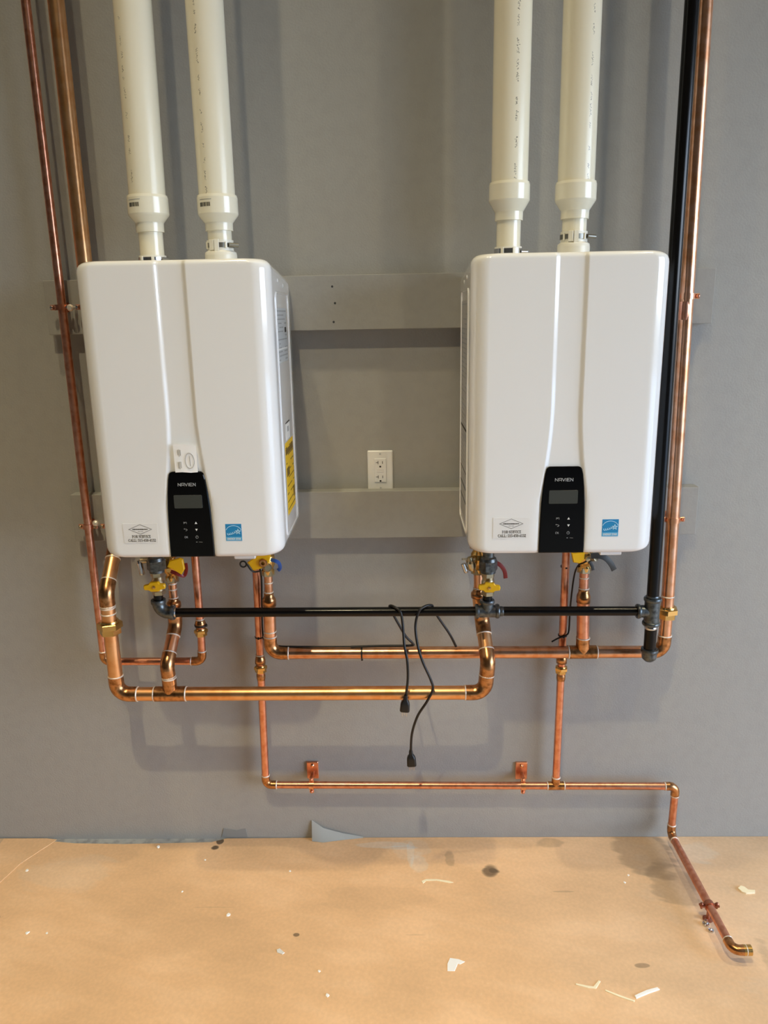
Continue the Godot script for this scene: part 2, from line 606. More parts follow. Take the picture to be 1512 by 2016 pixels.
func heater(cx: float, label: String) -> Node3D:
	var y0 := 1.067
	var y1 := 1.751
	var zf := 0.3735
	var hw := 0.2185
	var rx := 0.040
	var ry := 0.012
	var rc := 0.024
	var t := thing("water_heater", label, "water heater", Vector3(cx, y0, 0.038), "")
	var ey := [0.0, 0.0003, 0.0012, 0.0028, 0.005, 0.0075, 0.0095, 0.012, 0.017, 0.024, 0.034]
	var ys := []
	for e in ey:
		ys.append(y0 + e)
	var k := 1
	while y0 + 0.034 + k * 0.02 < y1 - 0.045:
		ys.append(y0 + 0.034 + k * 0.02)
		k += 1
	for q in ey.size():
		ys.append(y1 - ey[ey.size() - 1 - q])
	var ex := [0.0, 0.0004, 0.0015, 0.0035, 0.006, 0.0095, 0.0135, 0.018, 0.023, 0.029, 0.035, 0.040]
	var inner := [0.0, 0.012, 0.02, 0.024]
	var xq := 0.0255
	while xq < 0.056:
		inner.append(xq)
		xq += 0.0015
	inner.append_array([0.062, 0.075, 0.09, 0.11, 0.13, 0.145])
	var rows := []
	for y in ys:
		var d := minf(y - y0, y1 - y)
		var half := hw - edge_drop(d, rc)
		var xs := []
		for e in ex:
			xs.append(-half + e)
		for q in range(inner.size() - 1, 0, -1):
			xs.append(-inner[q])
		for q in inner:
			xs.append(q)
		for q in range(ex.size() - 1, -1, -1):
			xs.append(half - ex[q])
		var gw := groove_half(y)
		var line := []
		for x in xs:
			var e: float = half - absf(x)
			var z := zf - edge_drop(e, rx) - edge_drop(d, ry) - 0.0012 * pow(absf(x) / hw, 2.0)
			z -= 0.0055 * (1.0 - smoothstep(gw - 0.0055, gw + 0.0055, absf(x)))
			line.append(Vector3(cx + x, y, z))
		rows.append(line)
	var g := Geo.new()
	g.grid(rows, false, Vector3(cx, 1.4, 0.1))
	# skin from the rim of the front back to the wall side
	var rim := []
	var nc: int = rows[0].size()
	var nr := rows.size()
	for c in nc:
		rim.append(rows[0][c])
	for r in range(1, nr):
		rim.append(rows[r][nc - 1])
	for c in range(nc - 2, -1, -1):
		rim.append(rows[nr - 1][c])
	for r in range(nr - 2, 0, -1):
		rim.append(rows[r][0])
	var skin := [rim]
	for zz in [0.30, 0.22, 0.14, 0.07, 0.05, 0.042, 0.038]:
		var inset := 0.0
		if zz < 0.055:
			inset = 0.010 * pow((0.055 - zz) / 0.017, 2.0)
		var line := []
		for p in rim:
			var q := Vector3(p.x, p.y, minf(p.z, zz))
			var up := clampf((q.y - 1.60) / 0.15, 0.0, 1.0)
			q.y -= 0.030 * up * (0.33 - zz) / 0.29
			q.x -= signf(q.x - cx) * inset * smoothstep(0.15, hw, absf(q.x - cx))
			q.y -= signf(q.y - 1.4) * inset * smoothstep(0.28, 0.34, absf(q.y - 1.4))
			line.append(q)
		skin.append(line)
	var g2 := Geo.new()
	g2.grid(skin, true, Vector3(cx, 1.4, 0.2))
	var cover := put(t, "cover", g, M.white)
	put(t, "casing", g2, M.white)
	put(cover, "cover_tab", _box(Vector3(cx + 0.122, 1.0635, 0.350), Vector3(0.052, 0.012, 0.016), 0.002), M.white)
	# raised frame on both cheeks
	for s in [-1.0, 1.0]:
		var xf := Transform3D(Basis(Vector3(0, 0, -s), Vector3.UP, Vector3(s, 0, 0)), Vector3(cx + s * (hw - 0.0008), 0, 0))
		var loop := rounded(-s * 0.198, 1.388, 0.098, 0.292, 0.016, 4)
		var pts := []
		for p in loop:
			pts.append(xf * Vector3(p.x, p.y, 0.0))
		pts.append(pts[0])
		pts.append(pts[1])
		var gg := Geo.new()
		gg.tube(pts, 0.0032, 10)
		put(t, "side_frame", gg, M.white)
		for q in [0.02, -0.02]:
			put(t, "side_screw", turned([Vector2(0.005, 0), Vector2(0.005, 0.001), Vector2(0.003, 0.002), Vector2(0, 0.002)], Vector3(cx + s * (hw - 0.0006), 1.703 + q * 0.2, 0.21 + q * 2.0), Vector3(s, 0, 0), 12), M.white_flat)
	# control panel
	var right := PackedVector2Array()
	for q in [[1.0700, 0.0530], [1.0850, 0.0532], [1.1300, 0.0526], [1.1900, 0.0507], [1.2300, 0.0477], [1.2600, 0.0440]]:
		right.append(Vector2(q[1], q[0]))
	for s in 6:
		right.append(Vector2(0.0312, 1.2680) + Vector2.from_angle(PI / 2 * s / 5.0) * Vector2(0.0108, 0.0105))
	var outline := PackedVector2Array()
	for p in right:
		outline.append(p + Vector2(cx, 0))
	for q in range(right.size() - 1, -1, -1):
		outline.append(Vector2(cx - right[q].x, right[q].y))
	var pz := 0.3745
	var gp := Geo.new()
	gp.prism(outline, 0.352, pz, 0.0018)
	var panel := put(t, "control_panel", gp, M.black_gloss)
	var gs := Geo.new()
	gs.prism(rounded(cx, 1.2065, 0.0335, 0.0160, 0.0025), pz - 0.001, pz + 0.0003, 0.0002)
	put(panel, "screen", gs, M.screen)
	var lay := Transform3D(Basis(), Vector3(cx, 0, pz))
	# maker's name drawn in its squared letters
	var lt := []
	var a := -0.0205
	var hy := 0.0034
	var yy := 1.2478
	lt.append([Vector2(a, yy - hy), Vector2(a, yy + hy), Vector2(a + 0.006, yy - hy), Vector2(a + 0.006, yy + hy)])
	lt.append([Vector2(a + 0.0085, yy - hy), Vector2(a + 0.0085, yy + hy), Vector2(a + 0.0145, yy + hy), Vector2(a + 0.0145, yy - hy)])
	lt.append([Vector2(a + 0.0085, yy - 0.001), Vector2(a + 0.0145, yy - 0.001)])
	lt.append([Vector2(a + 0.0165, yy + hy), Vector2(a + 0.0195, yy - hy), Vector2(a + 0.0225, yy + hy)])
	lt.append([Vector2(a + 0.0248, yy - hy), Vector2(a + 0.0248, yy + hy)])
	lt.append([Vector2(a + 0.0332, yy + hy), Vector2(a + 0.0275, yy + hy), Vector2(a + 0.0275, yy - hy), Vector2(a + 0.0332, yy - hy)])
	lt.append([Vector2(a + 0.0275, yy), Vector2(a + 0.0322, yy)])
	lt.append([Vector2(a + 0.0355, yy - hy), Vector2(a + 0.0355, yy + hy), Vector2(a + 0.041, yy - hy), Vector2(a + 0.041, yy + hy)])
	put(panel, "maker_name", strokes(lt, 0.0012, lay), M.logo)
	# six touch keys: two columns
	var ku := Vector2(0.0145, 1.1545)
	var kd := Vector2(0.0145, 1.1375)
	var kp := Vector2(0.0145, 1.1195)
	var g3 := Geo.new()
	g3.prism(PackedVector2Array([ku + Vector2(-0.0030, -0.0024), ku + Vector2(0.0030, -0.0024), ku + Vector2(0, 0.003)]), 0.0, 0.0004, 0.0, lay)
	put(panel, "key", g3, M.print_white)
	g3 = Geo.new()
	g3.prism(PackedVector2Array([kd + Vector2(-0.0030, 0.0024), kd + Vector2(0, -0.003), kd + Vector2(0.0030, 0.0024)]), 0.0, 0.0004, 0.0, lay)
	put(panel, "key", g3, M.print_white)
	var arc := []
	for s in 9:
		arc.append(kp + Vector2.from_angle(PI * 0.65 + TAU * 0.85 * s / 8.0) * 0.0032)
	put(panel, "key", strokes([arc, [kp + Vector2(0, 0.0005), kp + Vector2(0, 0.0042)]], 0.0007, lay), M.print_grey)
	var kx := -0.0115
	put(panel, "key", strokes([[Vector2(kx - 0.003, 1.1525), Vector2(kx - 0.003, 1.157), Vector2(kx, 1.154), Vector2(kx, 1.157)], [Vector2(kx + 0.0012, 1.1565), Vector2(kx + 0.0034, 1.1565), Vector2(kx + 0.0034, 1.1525)]], 0.0008, lay), M.print_grey)
	put(panel, "key", strokes([[Vector2(kx - 0.004, 1.1395), Vector2(kx + 0.002, 1.1395), Vector2(kx + 0.004, 1.1375), Vector2(kx + 0.002, 1.1355), Vector2(kx, 1.1355)], [Vector2(kx - 0.004, 1.1395), Vector2(kx - 0.0025, 1.141)]], 0.0008, lay), M.print_grey)
	lettering(panel, "key", "OK", sans, 0.0048, Vector3(cx + kx, 1.1195, pz + 0.0002), M.print_grey)
	put(panel, "indicator", strokes([[Vector2(0.0115, 1.1072), Vector2(0.0145, 1.1072)]], 0.0010, lay), M.print_grey)
	put(panel, "indicator", strokes([[Vector2(0.0185, 1.1072), Vector2(0.0265, 1.1068)]], 0.0006, lay), M.label_dark)
	return t

func _box(c: Vector3, s: Vector3, bev := 0.0) -> Geo:
	var g := Geo.new()
	g.box(c, s, bev)
	return g

func service_sticker(t: Node3D, x0: float, x1: float, ya: float, yb: float) -> void:
	# the contractor's clear label with a diamond mark and a phone number
	var z := 0.3731
	var cx := (x0 + x1) * 0.5
	var s := put(t, "service_sticker", _box(Vector3(cx, (ya + yb) * 0.5, z), Vector3(x1 - x0, yb - ya, 0.0012)), M.sticker)
	var lay := Transform3D(Basis(), Vector3(cx, 0, z + 0.0006))
	var yc := yb - 0.0145
	put(s, "diamond_mark", strokes([[Vector2(-0.0275, yc), Vector2(0, yc + 0.0118), Vector2(0.0275, yc), Vector2(0, yc - 0.0118), Vector2(-0.0275, yc)]], 0.0013, lay, 0.0003), M.ink_soft)
	var rng := RandomNumberGenerator.new()
	rng.seed = 5
	var bars := []
	var x := -0.0185
	while x < 0.018:
		var h := rng.randf_range(0.0005, 0.0013)
		bars.append([Vector2(x, yc - h), Vector2(x, yc + h)])
		x += 0.0011
	put(s, "mark_line", strokes(bars, 0.0008, lay, 0.0003), M.ink).set_meta("kind", "stuff")
	put(s, "mark_small_line", strokes([[Vector2(-0.006, yc - 0.0052), Vector2(-0.001, yc - 0.0052)], [Vector2(0.001, yc - 0.0052), Vector2(0.006, yc - 0.0054)]], 0.0012, lay, 0.0003), M.ink_soft)
	lettering(s, "lettering", "FOR SERVICE", serif, 0.0068, Vector3(cx + 0.001, ya + 0.0165, z + 0.0007), M.ink, Basis(), 1.0, 0.045)
	lettering(s, "lettering", "CALL: 515-450-4132", serif, 0.0068, Vector3(cx + 0.002, ya + 0.0070, z + 0.0007), M.ink, Basis(), 1.0, 0.066)

func efficiency_badge(t: Node3D, x0: float, y0: float) -> void:
	var z := 0.3731
	var w := 0.0385
	var h := 0.0415
	var s := put(t, "efficiency_badge", _box(Vector3(x0 + w * 0.5, y0 + h * 0.5, z), Vector3(w, h, 0.001)), M.blue)
	var lay := Transform3D(Basis(), Vector3(x0, y0, z + 0.0006))
	put(s, "caption_band", _box(Vector3(x0 + w * 0.5, y0 + 0.0048, z + 0.0005), Vector3(w, 0.0096, 0.0004)), M.blue_pale)
	var arc := []
	for k in 11:
		var f := PI * 0.90 - PI * 0.80 * k / 10.0
		arc.append(Vector2(w * 0.5 + cos(f) * 0.0186, 0.0225 + sin(f) * 0.0150))
	put(s, "arc", strokes([arc], 0.0013, lay), M.sky_print)
	# the handwritten word, a running line of loops
	var line := []
	for k in 49:
		var f := k / 48.0
		line.append(Vector2(0.0030 + 0.0230 * f + 0.0011 * cos(f * 34.0), 0.0165 + 0.0070 * f * f + 0.0021 * sin(f * 34.0)))
	put(s, "script_word", strokes([line], 0.0013, lay), M.sky_print)
	var star := []
	for k in 6:
		star.append(Vector2(0.0298, 0.0225) + Vector2.from_angle(PI / 2 + TAU * 2.0 * k / 5.0) * 0.0066)
	put(s, "star", strokes([star], 0.0014, lay), M.sky_print)
	lettering(s, "lettering", "ENERGY STAR", sans_bold, 0.0046, Vector3(x0 + w * 0.5, y0 + 0.0048, z + 0.0009), M.print_white, Basis(), 1.0, 0.032)


# ---------------------------------------------------------------- the place
var sans := SystemFont.new()
var sans_bold := SystemFont.new()
var serif := SystemFont.new()

func lamp(at: Vector3, power: float, label: String, colour: Color) -> void:
	var t := thing("ceiling_light", label, "light", at, "")
	put(t, "hood", turned([Vector2(0.02, 0.16), Vector2(0.07, 0.15), Vector2(0.09, 0.06), Vector2(0.15, 0.03), Vector2(0.152, 0.0), Vector2(0.148, 0.0), Vector2(0.145, 0.02), Vector2(0, 0.02)], at, Vector3.UP, 32), M.hood)
	put(t, "stem", rod(at + Vector3(0, 0.15, 0), Vector3(at.x, 5.4, at.z), 0.012, 12), M.hood)
	put(t, "lens", turned([Vector2(0, -0.004), Vector2(0.138, -0.004), Vector2(0.142, 0.004), Vector2(0.142, 0.012), Vector2(0, 0.012)], at, Vector3.UP, 32), M.lamp)
	var l := SpotLight3D.new()
	l.name = "beam"
	l.light_color = colour
	l.light_energy = power
	l.light_size = 0.04
	l.spot_angle = 50.0
	l.spot_angle_attenuation = 1.0
	l.spot_range = 14.0
	l.spot_attenuation = 2.0
	l.shadow_enabled = true
	t.add_child(l)
	l.position = Vector3(0, -0.03, 0)
	l.rotation = Vector3(-PI / 2, 0, 0)

func _ready() -> void:
	# --- camera
	var cam := Camera3D.new()
	cam.name = "camera"
	cam.projection = Camera3D.PROJECTION_PERSPECTIVE
	cam.keep_aspect = Camera3D.KEEP_HEIGHT
	cam.fov = rad_to_deg(2.0 * atan(1008.0 / 1514.0))
	cam.near = 0.05
	cam.far = 60.0
	cam.position = Vector3(0, 1.628, 2.128)
	cam.rotation_order = EULER_ORDER_YXZ
	cam.rotation_degrees = Vector3(-14.46, 1.347, -1.033)
	add_child(cam)
	cam.current = true
	# --- sky and exposure
	var sky := ProceduralSkyMaterial.new()
	sky.sky_top_color = Color(0.65, 0.76, 0.90)
	sky.sky_horizon_color = Color(0.90, 0.94, 0.985)
	sky.ground_bottom_color = Color(0.45, 0.44, 0.42)
	sky.ground_horizon_color = Color(0.80, 0.82, 0.83)
	sky.sky_energy_multiplier = 4.6
	sky.ground_energy_multiplier = 2.4
	var env := Environment.new()
	env.background_mode = Environment.BG_SKY
	env.background_energy_multiplier = 0.45
	env.sky = Sky.new()
	env.sky.sky_material = sky
	env.ambient_light_source = Environment.AMBIENT_SOURCE_SKY
	env.tonemap_mode = Environment.TONE_MAPPER_LINEAR
	env.tonemap_exposure = 0.79
	env.sdfgi_enabled = true
	env.ssao_enabled = true
	env.ssil_enabled = true
	var we := WorldEnvironment.new()
	we.name = "surroundings"
	we.environment = env
	add_child(we)
	make_materials()
	sans.font_names = PackedStringArray(["Droid Sans"])
	sans_bold.font_names = PackedStringArray(["Droid Sans"])
	sans_bold.font_weight = 700
	serif.font_names = PackedStringArray(["Droid Serif"])
	serif.font_weight = 700
	# --- ceiling lights, in two rows
	var warm := Color(1.0, 0.93, 0.76)
	lamp(Vector3(-0.97, 5.1, 1.2), 5, "round ceiling light nearest the heater wall, at its left", warm)
	lamp(Vector3(1.75, 5.1, 1.3), 7, "round ceiling light nearest the heater wall, at its right", warm)
	lamp(Vector3(-0.5, 5.1, 2.6), 17, "round ceiling light above the camera", warm)
	lamp(Vector3(-0.5, 5.1, 5.6), 1.5, "round ceiling light far behind the camera, at the left", warm)
	lamp(Vector3(2.0, 5.1, 5.6), 1.5, "round ceiling light far behind the camera, towards the open door", warm)

	build_room()
	build_boards()
	build_heaters()
	build_vents()
	build_hot()
	build_cold()
	build_recirculation()
	build_drain()
	build_gas()
	build_valves()
	build_clamps()
	build_cords()
	build_outlet()
	build_litter()

func build_room() -> void:
	var g := Geo.new()
	g.box(Vector3(-0.4, 2.7, -0.1), Vector3(9.6, 5.8, 0.2))
	structure("wall_back", g, M.wall, "grey painted wall that the heaters hang on")
	g = Geo.new()
	g.box(Vector3(-5.1, 2.7, 4.5), Vector3(0.2, 5.8, 9.0))
	structure("wall_left", g, M.room, "pale wall at the left end of the room")
	g = Geo.new()
	g.box(Vector3(4.3, 2.7, 0.45), Vector3(0.2, 5.8, 0.9))
	g.box(Vector3(4.3, 2.7, 6.8), Vector3(0.2, 5.8, 4.4))
	g.box(Vector3(4.3, 4.3, 2.75), Vector3(0.2, 2.6, 3.7))
	structure("wall_right", g, M.room, "pale wall with a wide open doorway to the daylight")
	g = Geo.new()
	g.box(Vector3(-0.4, 2.7, 9.1), Vector3(9.6, 5.8, 0.2))
	structure("wall_front", g, M.room, "pale wall behind the camera")
	g = Geo.new()
	g.box(Vector3(-0.4, 5.5, 4.5), Vector3(9.6, 0.2, 9.4))
	structure("ceiling", g, M.ceiling, "pale ceiling high above")
	g = Geo.new()
	g.box(Vector3(-0.4, -0.1, 4.5), Vector3(9.6, 0.196, 9.4))
	structure("floor", g, M.concrete, "grey concrete floor under the brown paper")
	g = Geo.new()
	g.box(Vector3(11.4, -0.15, 3.0), Vector3(14.0, 0.2, 24.0))
	structure("ground_outside", g, M.asphalt, "pale paved yard outside the doorway")
	# brown paper over the floor: one wide sheet, and a second that laps it at the left
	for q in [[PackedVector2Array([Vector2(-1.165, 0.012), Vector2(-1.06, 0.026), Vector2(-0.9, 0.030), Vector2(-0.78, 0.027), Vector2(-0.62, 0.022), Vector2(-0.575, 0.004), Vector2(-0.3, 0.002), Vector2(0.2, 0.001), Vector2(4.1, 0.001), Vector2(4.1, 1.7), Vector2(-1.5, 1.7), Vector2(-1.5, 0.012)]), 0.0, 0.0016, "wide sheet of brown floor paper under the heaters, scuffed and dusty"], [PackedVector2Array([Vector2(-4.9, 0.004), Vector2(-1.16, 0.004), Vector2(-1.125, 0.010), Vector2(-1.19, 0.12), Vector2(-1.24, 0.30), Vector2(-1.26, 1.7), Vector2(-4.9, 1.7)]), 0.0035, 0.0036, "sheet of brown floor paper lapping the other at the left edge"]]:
		var gg := Geo.new()
		gg.prism(q[0], q[1] - 0.0018, q[2], 0.0, Transform3D(Basis(Vector3.RIGHT, Vector3.BACK, Vector3.DOWN), Vector3.ZERO))
		# the outline was drawn as (x, z), which lies face down: lay it on the floor
		for k in gg.v.size():
			gg.v[k].y = -gg.v[k].y
			gg.n[k].y = -gg.n[k].y
			gg.t[k] = Vector2((gg.v[k].x + 1.3) / 2.6, gg.v[k].z)
		var turned_ix := PackedInt32Array()
		for k in range(0, gg.ix.size(), 3):
			turned_ix.append_array(PackedInt32Array([gg.ix[k], gg.ix[k + 2], gg.ix[k + 1]]))
		gg.ix = turned_ix
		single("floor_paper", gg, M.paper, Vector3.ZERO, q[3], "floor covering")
	# the loose corner of wall film and the strip of tape along the bottom of the wall
	g = Geo.new()
	var fl := [[Vector3(-0.300, 0.066, 0.0015), Vector3(-0.297, 0.064, 0.010)], [Vector3(-0.302, 0.003, 0.002), Vector3(-0.292, 0.003, 0.030)], [Vector3(-0.235, 0.003, 0.002), Vector3(-0.240, 0.003, 0.020)], [Vector3(-0.135, 0.003, 0.0012), Vector3(-0.137, 0.003, 0.004)]]
	var tops := [Vector3(-0.2985, 0.068, 0.003), Vector3(-0.262, 0.040, 0.006), Vector3(-0.20, 0.020, 0.005), Vector3(-0.135, 0.006, 0.003)]
	var bots := [Vector3(-0.298, 0.0022, 0.020), Vector3(-0.262, 0.0022, 0.026), Vector3(-0.20, 0.0022, 0.014), Vector3(-0.135, 0.0022, 0.004)]
	g.grid([tops, bots], false, Vector3(-0.24, 0.0, -0.02))
	var back_t := []
	var back_b := []
	for k in 4:
		back_t.append(tops[k] + Vector3(0, 0, -0.0009))
		back_b.append(bots[k] + Vector3(0, 0, -0.0009))
	g.grid([back_t, back_b], false, Vector3(-0.24, 0.0, 0.2))
	single("wall_film_flap", g, M.flap, Vector3(-0.24, 0.002, 0.01), "loose grey corner of film curling off the foot of the wall", "film")
	g = Geo.new()
	g.prism(PackedVector2Array([Vector2(-0.592, 0.006), Vector2(-0.560, 0.002), Vector2(-0.508, 0.004), Vector2(-0.512, 0.036), Vector2(-0.540, 0.030), Vector2(-0.583, 0.038)]), 0.0002, 0.0016, 0.0004)
	single("tape_piece", g, M.tape, Vector3(-0.55, 0.0, 0.001), "crumpled grey tape patch at the foot of the wall, left of the loose film", "tape")

func build_boards() -> void:
	for q in [[1.5885, 1.7275, -0.935, 0.818, "upper of the two grey painted boards behind the heaters"], [1.0135, 1.1490, -0.932, 0.823, "lower of the two grey painted boards, passing below the wall outlet"]]:
		var g := Geo.new()
		g.box(Vector3((q[2] + q[3]) * 0.5, (q[0] + q[1]) * 0.5, 0.019), Vector3(q[3] - q[2], q[1] - q[0], 0.038), 0.0009)
		if q[0] > 1.5:
			var t := thing("mounting_board", q[4], "board", Vector3(0, q[0], 0.0))
			put(t, "plank", g, M.board)
			for p in [Vector2(-0.174, 1.699), Vector2(-0.168, 1.657), Vector2(-0.173, 1.609)]:
				put(t, "nail_head", turned([Vector2(0.0030, 0.0), Vector2(0.0030, 0.0004), Vector2(0.0, 0.0006)], Vector3(p.x, p.y, 0.038), Vector3.BACK, 10), M.handle_grey)
		else:
			single("mounting_board", g, M.board, Vector3(0, q[0], 0.0), q[4], "board")

func cheek_label(t: Node3D, x: float, s: float, za: float, zb: float, ya: float, yb: float, m: Material, called: String, rows_n: int, ink: Material, seed_: int, blocks := []) -> void:
	# a printed label on a heater's cheek; its lines of print are too small to read
	var p := put(t, called, _box(Vector3(x, (ya + yb) * 0.5, (za + zb) * 0.5), Vector3(0.0012, yb - ya, zb - za)), m)
	var xf := Transform3D(Basis(Vector3(0, 0, -s), Vector3.UP, Vector3(s, 0, 0)), Vector3(x + s * 0.0006, 0, 0))
	var rng := RandomNumberGenerator.new()
	rng.seed = seed_
	var lines := []
	for k in rows_n:
		var y := yb - (yb - ya) * (k + 0.7) / (rows_n + 0.4)
		var z := za + 0.008
		while z < zb - 0.02:
			var l := rng.randf_range(0.012, 0.05)
			if rng.randf() < 0.75:
				lines.append([Vector2(-s * z, y), Vector2(-s * minf(z + l, zb - 0.008), y)])
			z += l + 0.006
	if lines.size():
		put(p, "print", strokes(lines, minf(0.003, (yb - ya) / rows_n * 0.35), xf, 0.0003), ink).set_meta("kind", "stuff")
	for b in blocks:
		put(p, "print_block", _box(Vector3(x + s * 0.0007, (b[2] + b[3]) * 0.5, (b[0] + b[1]) * 0.5), Vector3(0.0006, b[3] - b[2], b[1] - b[0])), b[4])

func build_heaters() -> void:
	var l := heater(-0.503, "white water heater on the left, with a yellow side label and a tucked card")
	service_sticker(l, -0.665, -0.582, 1.1055, 1.1545)
	efficiency_badge(l, -0.4195, 1.1090)
	cheek_label(l, -0.2848, 1.0, 0.135, 0.290, 1.518, 1.645, M.label_grey, "rating_label", 13, M.label_dark, 3, [[0.14, 0.285, 1.548, 1.552, M.white_flat], [0.150, 0.175, 1.588, 1.600, M.ink]])
	cheek_label(l, -0.2848, 1.0, 0.168, 0.238, 1.326, 1.368, M.white_flat, "small_label", 0, M.label_dark, 6, [[0.17, 0.236, 1.367, 1.370, M.ink], [0.19, 0.21, 1.345, 1.358, M.label_dark]])
	cheek_label(l, -0.2848, 1.0, 0.125, 0.262, 1.140, 1.322, M.yellow, "yellow_label", 9, M.yellow_ink, 8, [[0.13, 0.257, 1.292, 1.306, M.yellow_ink], [0.205, 0.25, 1.236, 1.258, M.yellow_ink], [0.133, 0.152, 1.165, 1.192, M.yellow_ink]])
	var r := heater(0.378, "white wall-hung water heater on the right, beside the tall black pipe")
	service_sticker(r, 0.2155, 0.3015, 1.1065, 1.1575)
	efficiency_badge(r, 0.4718, 1.1095)
	cheek_label(r, 0.1598, -1.0, 0.112, 0.285, 1.118, 1.655, M.label_worn, "rating_label", 46, M.label_dark, 4, [[0.115, 0.282, 1.345, 1.351, M.ink], [0.115, 0.282, 1.240, 1.243, M.ink], [0.115, 0.282, 1.200, 1.203, M.ink], [0.115, 0.282, 1.165, 1.168, M.ink], [0.19, 0.275, 1.318, 1.338, M.label_dark]])
	# the card tucked in the channel above the left panel
	var t := thing("business_card", "small white card tucked upright above the left heater's black panel", "card", Vector3(-0.498, 1.272, 0.3745))
	var g := Geo.new()
	var rows := []
	for k in 6:
		var y := 1.2775 + 0.0665 * k / 5.0
		var z := 0.3765 + 0.003 * pow(k / 5.0, 2.0)
		rows.append([Vector3(-0.5265, y, z), Vector3(-0.510, y + 0.0005, z + 0.0004), Vector3(-0.490, y - 0.001, z + 0.0004), Vector3(-0.4735, y - 0.004 * k / 5.0, z)])
	g.grid(rows, false, Vector3(-0.5, 1.3, 0.2))
	var rows2 := []
	for line in rows:
		var l2 := []
		for p in line:
			l2.append(p + Vector3(0, 0, -0.0006))
		rows2.append(l2)
	g.grid(rows2, false, Vector3(-0.5, 1.3, 0.6))
	put(t, "sheet", g, M.scrap)
	var lay := Transform3D(Basis().rotated(Vector3.RIGHT, 0.040), Vector3(0, 1.27, 0.3771)) * Transform3D(Basis(), Vector3(0, -1.27, 0))
	var oval := []
	for k in 17:
		oval.append(Vector2(-0.4900, 1.305) + Vector2(sin(TAU * k / 16.0) * 0.0105, cos(TAU * k / 16.0) * 0.0185))
	put(t, "oval_mark", strokes([oval], 0.0008, lay, 0.0006), M.ink_soft)
	put(t, "print", strokes([[Vector2(-0.4895, 1.293), Vector2(-0.4895, 1.316)], [Vector2(-0.5100, 1.318), Vector2(-0.5100, 1.331)], [Vector2(-0.5130, 1.316), Vector2(-0.5130, 1.332)], [Vector2(-0.5160, 1.320), Vector2(-0.5160, 1.331)], [Vector2(-0.5110, 1.288), Vector2(-0.5110, 1.303)], [Vector2(-0.5140, 1.286), Vector2(-0.5140, 1.303)], [Vector2(-0.5170, 1.288), Vector2(-0.5170, 1.302)]], 0.0010, lay, 0.0006), M.ink_soft).set_meta("kind", "stuff")

